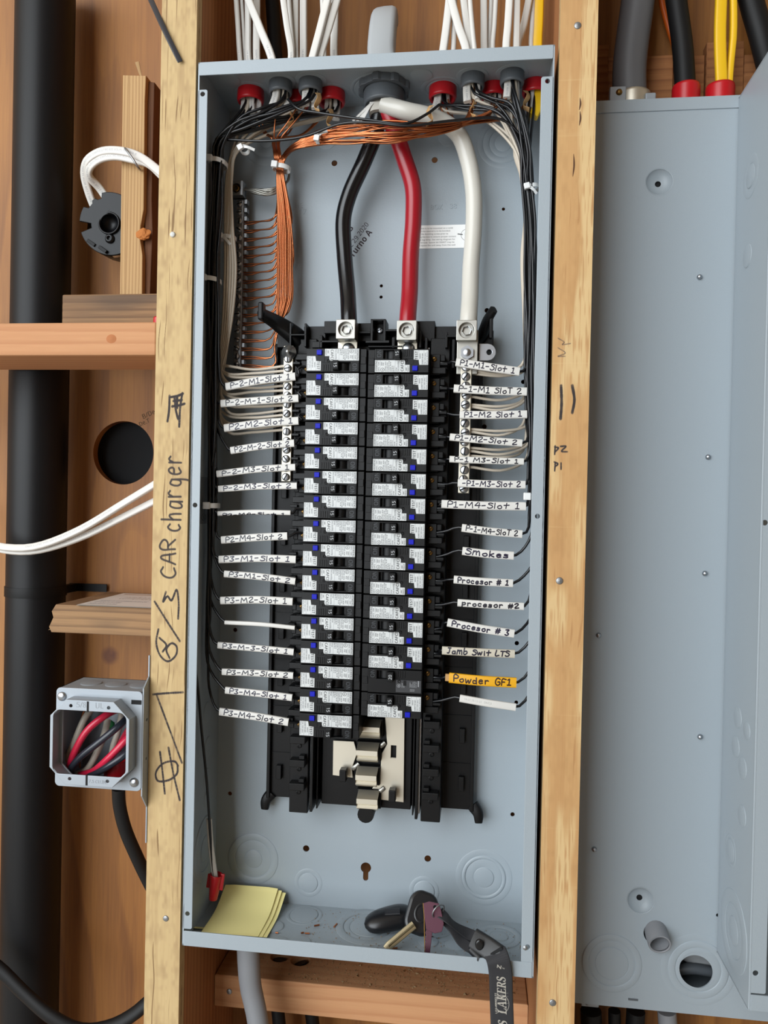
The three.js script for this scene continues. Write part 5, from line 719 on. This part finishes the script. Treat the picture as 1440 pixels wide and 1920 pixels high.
  top(0, 0, 0, 0.037, M.darkPvc, 'thick grey conduit clamped into the enclosure top', [[1210, -300, -0.13], [1200, -60, -0.13], [1196, 0, -0.13], [1185, 80, -0.13], [1180, 130, -0.13], [1181, 195, -0.13]], 'conduit', 'grey_conduit');
  top(0, 0, 0, 0.0225, M.rubber, 'straight black cable in a red bushing on the enclosure', [[1240, -300, -0.122], [1262, -60, -0.122], [1268, 0, -0.122], [1280, 90, -0.122], [1286, 190, -0.122]]);
  top(0, 0, 0, 0.026, M.rubber, 'black cable slanting behind the corner of the far box', [[1350, -300, -0.14], [1395, -60, -0.14], [1408, 0, -0.14], [1428, 70, -0.14], [1450, 160, -0.15]]);
  solo('yellow_cable', sweep([[1360, -300, -0.12], [1354, -60, -0.12], [1352, 0, -0.12], [1350, 70, -0.12], [1354, 185, -0.12]].map((q) => at(...q)), flat(0.0125, 0.008, 14), 22, { up: V(0, 0, 1) }), M.yellow, 'wide yellow cable in the red bushing of the enclosure', 'cable');
  solo('yellow_cable', sweep([[1364, -300, -0.126], [1370, -60, -0.126], [1374, 0, -0.126], [1374, 70, -0.126], [1369, 120, -0.126], [1364, 185, -0.124]].map((q) => at(...q)), flat(0.0075, 0.011, 12), 22, { up: V(0, 0, 1) }), M.yellow, 'narrow yellow cable seen edge on beside the wide one', 'cable');
  solo('orange_cable', tube([[1226, -300, -0.17], [1236, -60, -0.17], [1240, 0, -0.17], [1256, 60, -0.17], [1280, 130, -0.17]].map((q) => at(...q)), 0.0035, 18, 8), M.orange, 'orange cable in shadow beside the straight black cable', 'cable');
  for (const [u, w, label] of [[1286, 0.0148, 'red bushing round the straight black cable'], [1350, 0.0152, 'red bushing round the yellow cables']]) { const c = at(u, 178, -0.122), hh = at(u, 163, -0.122).y - y1; solo('cable_bushing', lathe([[w * 0.72, 0.0], [w, 0], [w * 1.0, 0.002], [w * 1.02, hh - 0.003], [w * 0.97, hh], [w * 0.8, hh], [w * 0.72, hh - 0.003], [w * 0.72, 0]], 30).translate(c.x, y1 + 0.0005, -0.122), M.bushRed, label, 'bushing', 'bushings on the enclosure'); }
  { const t2 = thing('cable_clamp', 'bright metal cable clamp at the foot of the grey conduit', 'clamp'), a = at(1188, 175, -0.12); part('clamp_sleeve', lathe([[0.0178, 0], [0.0205, 0], [0.0205, 0.017], [0.0195, 0.02], [0.0185, 0.02]], 30).translate(at(1186, 170, -0.13).x, y1 + 0.0005, -0.13), M.tin, t2); for (const [u, s] of [[1156, 1], [1217, 0.6]]) { const c = at(u, 174, -0.12); part('clamp_ear', boxC(V(c.x, y1 + 0.0105 * s + 0.0005, -0.114), 0.016 * s + 0.002, 0.021 * s, 0.008, 0.0015), M.galv, t2); } const c = at(1158, 178, -0.12); part('clamp_screw', facing(lathe([[0, 0.003], [0.0026, 0.0026], [0.0036, 0]], 14)).translate(c.x, y1 + 0.0145, -0.11), M.brass, t2); }
  // wood blocks behind them
  for (const [u0, u1, v0, label] of [[1085, 1139, 86, 'notched wood block behind the grey conduit'], [1140, 1261, 108, 'long wood block behind the enclosure cables'], [1264, 1322, 101, 'wood block between the black and yellow cables'], [1326, 1394, 78, 'taller wood block behind the yellow cables'], [1397, 1460, 100, 'wood block beside the slanting black cable']]) { const a = at(u0, v0, -0.172), b = at(u1, 215, -0.172); solo('wood_block', board(M.stud, 0, a.x, b.x - 0.0005, y1 - 0.02, a.y, PLY + 0.0006, -0.172 - (u0 % 5) * 0.0012, 0.001), M.stud, label, 'block', 'blocks above the enclosure'); }
  // below
  for (const [u, w, m, label, ub] of [[1108, 0.024, M.rubber, 'thick black cable leaving the foot of the enclosure', 1110], [1152, 0.014, M.rubber, 'thinner black cable leaving the foot of the enclosure', 1153], [1192, 0.021, M.rubber, 'black cable in a red bushing under the enclosure', 1188], [1250, 0.021, M.greyPvc, 'grey conduit leaving the foot of the enclosure', 1256]]) solo('feeder_cable', sweep([at(u, 1895, -0.14), at((u + ub) / 2, 1930, -0.14), at(ub, 1990, -0.14), at(ub + 4, 2250, -0.14)], oval(w, w, 14), 8, { up: V(0, 0, 1) }), m, label, 'cable');
  { const c = at(1196, 1900, -0.14); solo('cable_bushing', lathe([[0.012, 0], [0.0158, 0], [0.0165, -0.002], [0.0155, -0.011], [0.012, -0.012], [0.012, 0]], 26).translate(c.x, y0 - 0.0005, -0.14), M.bushRed, 'red bushing under the foot of the enclosure', 'bushing', 'bushings on the enclosure'); const k = at(1104, 1893, -0.12); solo('cable_clamp', [boxC(V(k.x, y0 - 0.006, -0.118), 0.02, 0.01, 0.012, 0.0015), facing(lathe([[0, 0.003], [0.0026, 0.0026], [0.0036, 0]], 12)).translate(k.x - 0.002, y0 - 0.006, -0.112)], M.galv, 'metal clamp under the foot of the enclosure', 'clamp'); }
}
// the far open box: outer side wall and front flange
{
  const x0 = 0.3838, x1 = 0.72, y0 = -0.471, y1 = 0.4505, t = thing('electrical_panel_box', 'second grey panel box cut off by the picture edge', 'electrical panel');
  const sw = part('side_wall', skin(box(x0, x0 + 0.0026, y0, y1, -0.098, 0.0002, 0.0011)), M.paint, t);
  for (const [v, u, ...r] of [[1345, 1384, 0.011], [1400, 1380, 0.011], [1370, 1401, 0.009], [1440, 1393, 0.011], [1530, 1392, 0.011], [1595, 1370, 0.012, 0.017], [1745, 1376, 0.014, 0.026, 0.04], [330, 1408, 0.012, 0.022], [480, 1402, 0.012]]) { const c = atX(u, v, x0); if (c.z < -0.012 && c.z > -0.09) part('knockout', knock(r).rotateZ(Math.PI / 2).translate(x0, c.y, c.z), M.paint, sw); }
  const st = rrect(0.0158, y1 - y0 - 0.034, 0.0022), cy = (y0 + y1) / 2; for (const v of [968 + 12, 1825]) { const c = at(v > 1000 ? 1417 : 1428, v, 0); st.holes.push(hole(clamp(c.x - x0 - 0.0079, -0.004, 0.004), c.y - cy, 0.0026)); } part('front_flange', skin(plate(st, TH, 0.0004, 10).translate(x0 + 0.0079, cy, -TH)), M.paint, t);
  for (const [a, b] of [[y0, y0 + 0.0155], [y1 - 0.0135, y1]]) part('front_lip', skin(box(x0 + 0.002, x1, a, b, -TH, 0.0003, 0.0004)), M.paint, t);
  part('end_walls', [skin(box(x0, x1, y0, y0 + TH, -0.098, 0)), skin(box(x0, x1, y1 - TH, y1, -0.098, 0)), skin(box(x1 - TH, x1, y0, y1, -0.098, 0)), skin(box(x0, x1, y0, y1, -0.098, -0.0968))], M.paint, t);
}
for (const [u, v0, v1, m, label] of [[1443, 1440, 1500, M.yellow, 'yellow wire glimpsed inside the far panel box'], [1445, 1560, 1640, M.redWire, 'red wire glimpsed inside the far panel box'], [1446, 1180, 1760, M.wireBlack, 'black wires edge glimpsed inside the far panel box']]) solo('glimpsed_wire', tube([at(u + 2, v0, -0.03), at(u, (v0 + v1) / 2, -0.028), at(u + 2, v1, -0.03)], 0.003, 10, 8), m, label, 'wire');
// ---------------------------------------------------------------- under the panel box
{
  const z = -0.113, y1 = at(560, 1842, z).y, y0 = y1 - 0.038, bs = outline([[S1 + 0.0006, -z], [T0 - 0.0006, -z], [T0 - 0.0006, -PLY - 0.0006], [S1 + 0.0006, -PLY - 0.0006]]), holes = [[525, 1793], [563, 1800]].map(([u, v]) => atY(u, v, y1)); for (const c of holes) bs.holes.push(hole(c.x, -Math.min(c.z, z - 0.018), 0.0115));
  solo('wood_blocking', grainUV(plate(bs, 0.038, 0.0012, 16).rotateX(-Math.PI / 2).translate(0, y0, 0), 0, M.fir.userData.tile, 0.4, 0.9), M.fir, 'orange wood blocking strewn with sawdust under the panel box', 'blocking');
  { const c = at(430, 1859, z); solo('nail_head', facing(lathe([[0, 0.0014], [0.0026, 0.0012], [0.0034, 0.0004], [0.0034, -0.001]], 14)).translate(c.x, c.y, z), M.steel, 'nail head in the end of the sawdust strewn blocking', 'nail'); }
  solo('grey_conduit', sweep([at(464, 1740, -0.062), at(466, 1800, -0.062), at(470, 1850, -0.064), at(480, 1895, -0.062), at(490, 1970, -0.06), at(500, 2250, -0.06)], oval(0.0245, 0.022, 18), 26, { up: V(0, 0, 1), scale: (t) => 1 + 0.03 * Math.sin(t * 14) }), M.greyPvc, 'limp grey cable hanging from the foot of the panel box', 'cable');
  for (const [u, ub, label] of [[520, 528, 'black cable under the blocking nearest the limp grey cable'], [582, 590, 'second black cable under the sawdust strewn blocking']]) solo('black_cable', tube([V(holes[u > 550 ? 1 : 0].x, y1 - 0.004, holes[u > 550 ? 1 : 0].z), at(u, 1885, -0.15), at(ub, 1960, -0.15), at(ub + 8, 2200, -0.15)], 0.0082, 10, 12), M.rubber, label, 'cable');
  const chips = []; for (let i = 0; i < 1500; i++) { const x = rr(S1 + 0.03, T0 - 0.01), zz = rr(PLY + 0.01, z - 0.004), s = rr(0.0003, 0.0011) * (rnd() < 0.03 ? 2.6 : 1); chips.push(new THREE.TetrahedronGeometry(s).scale(rr(0.6, 1.8), 0.5, rr(0.6, 1.4)).rotateY(rr(0, 6)).rotateX(rr(-0.4, 0.4)).translate(x, y1 + s * 0.25, zz)); }
  for (const c of chips) c.computeBoundingBox();
  const o = solo('sawdust', chips.filter((c) => holes.every((h) => Math.hypot(c.boundingBox.min.x - h.x, c.boundingBox.min.z - Math.min(h.z, z - 0.018)) > 0.0125)), M.stick, 'scattered sawdust and chips on the blocking under the box', 'sawdust'); o.userData.kind = 'stuff';
}
// ---------------------------------------------------------------- on the floor of the panel box
{
  const fy = -BY + TH;
  // pad sheets leaning in the corner
  const names = ['top sheet of the yellow note pad leaning in the corner', 'second sheet of the yellow note pad, peeking out one step', 'third sheet of the yellow note pad, peeking out two steps', 'hindmost sheet of the yellow note pad beside the red wire nut'];
  for (let i = 0; i < 4; i++) {
    const d = i === 3 ? -24 : i * 7.5, dv = i === 3 ? 52 : i * 4, z = -0.0014 * i, y0 = fy + 0.0008;
    const T = at(472 + d, 1661 + dv, -0.09 + z), B = atY(430 + d * 1.0, 1752 + (i === 3 ? -4 : i * 2), y0 + 0.003 - i * 0.0006);
    B.z = clamp(B.z, -0.03, -0.012) + z; const mid = V(lerp(T.x, B.x, 0.5), lerp(T.y, B.y, 0.62) - 0.004, lerp(T.z, B.z, 0.42)); const w = 0.0625;
    const cv = new THREE.CatmullRomCurve3([T, V(lerp(T.x, B.x, 0.2), lerp(T.y, B.y, 0.26), T.z + 0.006), mid, B]), g = new THREE.PlaneGeometry(1, 1, 6, 16), gp = g.attributes.position;
    for (let q = 0; q < gp.count; q++) { const sx = gp.getX(q), e = cv.getPoint(0.5 - gp.getY(q)), cut = Math.max(0, Math.abs(sx) - 0.46) * 0.02 * (gp.getY(q) > 0.49 ? 1 : 0); gp.setXYZ(q, e.x + sx * (w - (gp.getY(q) > 0.49 ? 0.0012 : 0)), e.y - cut + sx * 0.0006, e.z); } g.computeVertexNormals();
    solo('note_sheet', g, M.note, names[i], 'note paper', 'yellow note sheets');
  }
  // wire nut with its two wires
  { const c = at(403, 1660, -0.045), t = thing('wire_nut', 'red wire nut on the capped wires in the lower corner', 'wire nut'); part('nut_body', lathe([[0.0035, -0.016], [0.0046, -0.0155], [0.0058, -0.004], [0.0068, 0.009], [0.0072, 0.0125], [0.006, 0.0125], [0.0055, 0.006], [0, 0.004]], 12).rotateZ(-0.12).translate(c.x, c.y, c.z), M.bushRed, t); part('nut_wing', [box(-0.0095, -0.005, -0.004, 0.0115, -0.0012, 0.0012, 0.0008), box(0.005, 0.0095, -0.004, 0.0145, -0.0012, 0.0012, 0.0008)].map((g) => g.rotateZ(-0.12).translate(c.x, c.y, c.z)), M.bushRed, t);
    solo('capped_wire', tube([at(360, 1200, -0.02), at(372, 1300, -0.024), at(377, 1360, -0.025), at(388, 1470, -0.03), at(394, 1560, -0.037), at(398, 1620, -0.042), c], 0.0015, 40, 8), M.wireBlack, 'black wire running down the shaded wall into the wire nut', 'wire');
    solo('cable_sheath', sweep([at(392, 1535, -0.038), at(395, 1580, -0.04), at(400, 1620, -0.043), at(404, 1647, -0.045)], flat(0.0062, 0.0042, 12), 14, { up: V(0.2, 0, 1) }), M.sheath, 'white cable end above the red wire nut', 'cable'); }
  // fob, car key, small key
  { const y = fy, c = atY(735, 1736, y + 0.008), t = thing('key_fob', 'rounded black remote key fob on the box floor', 'key fob'); const a = atY(684, 1736, y + 0.0105), b = atY(778, 1716, y + 0.016); b.z = Math.max(b.z, a.z - 0.03); part('fob_shell', sweep([a, a.clone().lerp(b, 0.3).add(V(0, 0.0015, 0)), a.clone().lerp(b, 0.7).add(V(0, 0.002, 0)), b], oval(0.031, 0.0215, 18), 20, { up: V(0, 1, 0.35), scale: (q) => Math.pow(Math.max(0.02, 1 - Math.pow(Math.abs(q * 2 - 1), 3.2)), 0.42) * (0.86 + 0.14 * q) }), std(0x17181b, 0.32), t); const p = a.clone().lerp(b, 0.55); part('button_pad', sweep([p.clone().add(V(-0.008, 0.0105, 0.005)), p.clone().add(V(0.008, 0.0118, 0.003))], flat(0.009, 0.002, 10), 6, { up: V(0, 1, 0.25) }), std(0x222327, 0.5), t); }
  { const t = thing('car_key', 'car key with black head and steel blade on the box floor', 'key'), H = at(790, 1712, -0.046), s = rrect(0.032, 0.043, 0.013), mk = std(0x18191c, 0.3); part('key_head', plate(s, 0.0095, 0.0032, 10).translate(0, 0, -0.0047).rotateX(-0.55).rotateZ(-0.28).translate(H.x, H.y, H.z), mk, t); part('head_emblem', facing(lathe([[0.0055, 0.0006], [0.0068, 0.001], [0.008, 0.0004]], 20)).scale(1, 1.25, 1).translate(0, 0, 0.0046).rotateX(-0.55).rotateZ(-0.28).translate(H.x, H.y, H.z), mk, t);
    const a = at(776, 1734, -0.03), b = at(722, 1779, -0.012); part('key_blade', sweep([a, a.clone().lerp(b, 0.5), b], flat(0.0085, 0.0024, 8), 8, { up: V(0.2, 0.6, 1), scale: (q) => (q > 0.92 ? 0.7 : 1) }), std(0xc9bd9c, 0.36, 0.9), t, 'grooved steel blade'); part('blade_groove', sweep([a.clone().add(V(0, 0.0005, 0.0012)), b.clone().lerp(a, 0.12).add(V(0, 0.0005, 0.0012))], flat(0.0022, 0.001, 6), 6, { up: V(0.2, 0.6, 1) }), std(0x6f664e, 0.5, 0.8), t); }
  { const t = thing('small_key', 'small purple key with worn brass edge beside the car key', 'key'), z0 = -0.026, C = at(810, 1718, z0), bow = outline([[-0.009, 0.012], [-0.003, 0.014], [0.007, 0.0125], [0.0095, 0.006], [0.0125, -0.006], [0.0105, -0.0135], [0.003, -0.0155], [-0.0055, -0.012], [-0.0075, -0.002]]); bow.holes.push(hole(0.003, 0.009, 0.0022)); const rot = (g) => g.rotateX(-0.35).rotateZ(0.02).translate(C.x, C.y, C.z); part('key_bow', rot(plate(bow, 0.002, 0.0003)), std(0x4c1c2f, 0.42, 0.25), t); const bl = [[-0.0065, -0.01], [0.001, -0.012], [-0.0015, -0.036], [-0.0045, -0.0375]]; for (let i = 0; i < 9; i++) bl.push([-0.0062 - (i % 2) * 0.0011 + i * 0.0001, -0.035 + i * 0.0028]); part('key_blade', rot(plate(outline(bl), 0.0018, 0.0003)), std(0x45182a, 0.42, 0.25), t); part('worn_edge', rot(sweep([V(-0.0095, 0.012, 0.001), V(-0.008, 0, 0.001), V(-0.0075, -0.012, 0.001), V(-0.0062, -0.036, 0.001)], oval(0.0011, 0.0022, 6), 14, { up: V(0, 0, 1) })), M.brass, t, 'brass showing along the toothed edge'); solo('key_ring', new THREE.TorusGeometry(0.0075, 0.0008, 8, 24).rotateY(0.7).rotateX(0.4).translate(at(822, 1708, z0).x, at(822, 1708, z0).y, z0), M.steel, 'steel split ring joining the keys to the lanyard', 'ring'); }
  // lanyard
  {
    const t = thing('key_lanyard', 'black lanyard with buckle hanging over the box lip', 'lanyard'), web = std(0x27272a, 0.75, 0, { sheen: 0.3, sheenColor: new THREE.Color(0x555560) }), q = (u, v, z) => at(u, v, z), R = mm(1, 0);
    part('upper_strap', sweep([q(823, 1710, -0.03), q(838, 1722, -0.026), q(856, 1738, -0.03), q(880, 1752, -0.032), q(900, 1762, -0.028), q(915, 1772, -0.018)], flat(0.0125, 0.0016, 8), 24, { up: V(0.5, 0.9, 0.8), tw: (s) => 0.5 * Math.sin(s * 5) }), web, t); part('inner_strap', sweep([q(826, 1716, -0.034), q(848, 1740, -0.028), q(866, 1766, -0.024), q(888, 1780, -0.018), q(905, 1786, -0.012)], flat(0.011, 0.0014, 8), 18, { up: V(0.7, 0.5, 0.8) }), web, t);
    const bm = std(0x1d1e20, 0.42), bA = q(888, 1760, -0.014), bB = q(936, 1792, 0.002); part('buckle', [sweep([bA, bA.clone().lerp(bB, 0.5).add(V(0, 0.001, 0.001)), bB], flat(0.0205, 0.0075, 14), 10, { up: V(-0.2, 0.6, 1) }), sweep([bA.clone().lerp(bB, 0.15).add(V(-0.006, -0.008, 0.002)), bA.clone().lerp(bB, 0.6).add(V(-0.008, -0.009, 0.003))], oval(0.008, 0.008, 12), 6)], bm, t, 'plastic release buckle'); part('buckle_button', facing(lathe([[0, 0.001], [0.0028, 0.0012], [0.004, 0.0006], [0.0045, -0.001]], 16)).scale(1, 1.3, 1).translate(q(899, 1774, 0).x, q(899, 1774, 0).y, -0.002), std(0x101113, 0.25), t); part('buckle_slot', sweep([bA.clone().lerp(bB, 0.78).add(V(0.008, 0.007, 0.0042)), bA.clone().lerp(bB, 0.8).add(V(-0.008, -0.004, 0.0042))], flat(0.003, 0.001, 6), 4, { up: V(-0.2, 0.6, 1) }), M.paper, t);
    const c = canvasOf(160, 512), g = c.getContext('2d'); g.fillStyle = '#29292c'; g.fillRect(0, 0, 160, 512); for (let i = 0; i < 512; i += 4) { g.fillStyle = i % 8 ? '#2d2d31' : '#252528'; g.fillRect(0, i, 160, 2); } const ink = '#a9a49a'; g.strokeStyle = ink; g.lineWidth = 3;
    for (const [y0, s] of [[330, 1], [560, 1]]) { g.beginPath(); g.arc(84, y0 - 56, 46, 0, 7); g.stroke(); for (let k = -1; k < 3; k++) { g.beginPath(); g.moveTo(40, y0 - 90 + k * 18); g.lineTo(128, y0 - 96 + k * 18); g.lineWidth = 1; g.stroke(); } g.save(); g.translate(112, y0); g.rotate(-Math.PI / 2); g.scale(0.58, 1); g.font = 'italic bold 84px serif'; g.fillStyle = ink; g.fillText('LAKERS', 0, 0); g.restore(); upright(g, 'LOS ANGELES', 48, y0 - 4, 17, 'bold', ink); g.lineWidth = 3; }
    g.save(); g.translate(66, 60); g.rotate(-1.2); g.font = 'bold 40px sans-serif'; g.fillStyle = ink; g.fillText('Z', -20, 30); g.font = '20px sans-serif'; g.fillText('E', -14, 52); g.restore();
    const wm = new THREE.MeshStandardMaterial({ map: texture(c), roughness: 0.8 }), line = [q(928, 1784, 0.001), q(934, 1800, 0.007), q(938, 1822, 0.0062), q(940, 1870, 0.004), q(943, 1960, 0.003)], gg = sweep(line, flat(mm(43, 0), 0.0018, 12), 40, { up: V(0, 0.25, 1) }), uv = gg.attributes.uv, total = 0.1; const prof = flat(1, 1, 12);
    for (let i = 0; i <= 40; i++) for (let j = 0; j <= 12; j++) { const a = prof[j % 12][0]; uv.setXY(i * 13 + j, clamp(0.5 - a, 0.01, 0.99), 1 - uv.getY(i * 13 + j) / total); }
    part('hanging_strap', gg, wm, t, 'wide black strap with grey team print');
  }
  // cut bits of copper and dust
  for (const [u, v, a, l, label] of [[576, 1750, 0.1, 0.005, 'brightest copper wire clipping on the box floor near the notes'], [567, 1749, 0.5, 0.003, 'tiny copper clipping just beside the brightest one'], [594, 1735, 0.5, 0.006, 'slanted copper clipping between notes and ringed knockout'], [629, 1735, 1.3, 0.007, 'copper clipping lying across the ringed knockout'], [519, 1749, 0, 0.003, 'copper speck touching the yellow notes'], [711, 1780, 2.6, 0.005, 'copper clipping at the tip of the car key'], [740, 1778, 0.4, 0.006, 'copper clipping under the car key blade']]) { const c = atY(u, v, fy + 0.0016); c.z = clamp(c.z, -0.085, -0.01); const d = V(Math.cos(a), 0, -Math.sin(a)).multiplyScalar(l / 2); solo('copper_clipping', rod(c.clone().sub(d), c.clone().add(d), 0.0009, 8), M.copper, label, 'clipping', 'copper clippings on the box floor'); }
  const bits = []; for (let i = 0; i < 420; i++) { const s = rr(0.0003, 0.0009); bits.push(new THREE.TetrahedronGeometry(s).rotateY(rr(0, 6)).translate(rr(-0.06, BX - 0.01), fy + 0.0009, rr(-D + 0.008, -0.008))); } const o = solo('dust', bits, M.stick, 'sprinkled dust and wood crumbs on the box floor', 'dust'); o.userData.kind = 'stuff';
}

// ---------------------------------------------------------------- every thing stands at its own base; shadows on
scene.updateMatrixWorld(true);
for (const o of [...scene.children]) {
  if (o.isLight || o.isCamera || o.userData.kind === 'structure' || o.isInstancedMesh) continue;
  if (o.position.lengthSq() > 0 || o.rotation.x || o.rotation.y || o.rotation.z) continue;
  const b = new THREE.Box3().setFromObject(o), c = V((b.min.x + b.max.x) / 2, b.min.y, (b.min.z + b.max.z) / 2);
  if (o.isMesh) o.geometry.translate(-c.x, -c.y, -c.z);
  for (const k of o.children) k.position.sub(c);
  o.position.copy(c);
}
scene.traverse((o) => { if (o.isMesh) o.castShadow = o.receiveShadow = true; });
renderer.render(scene, camera);
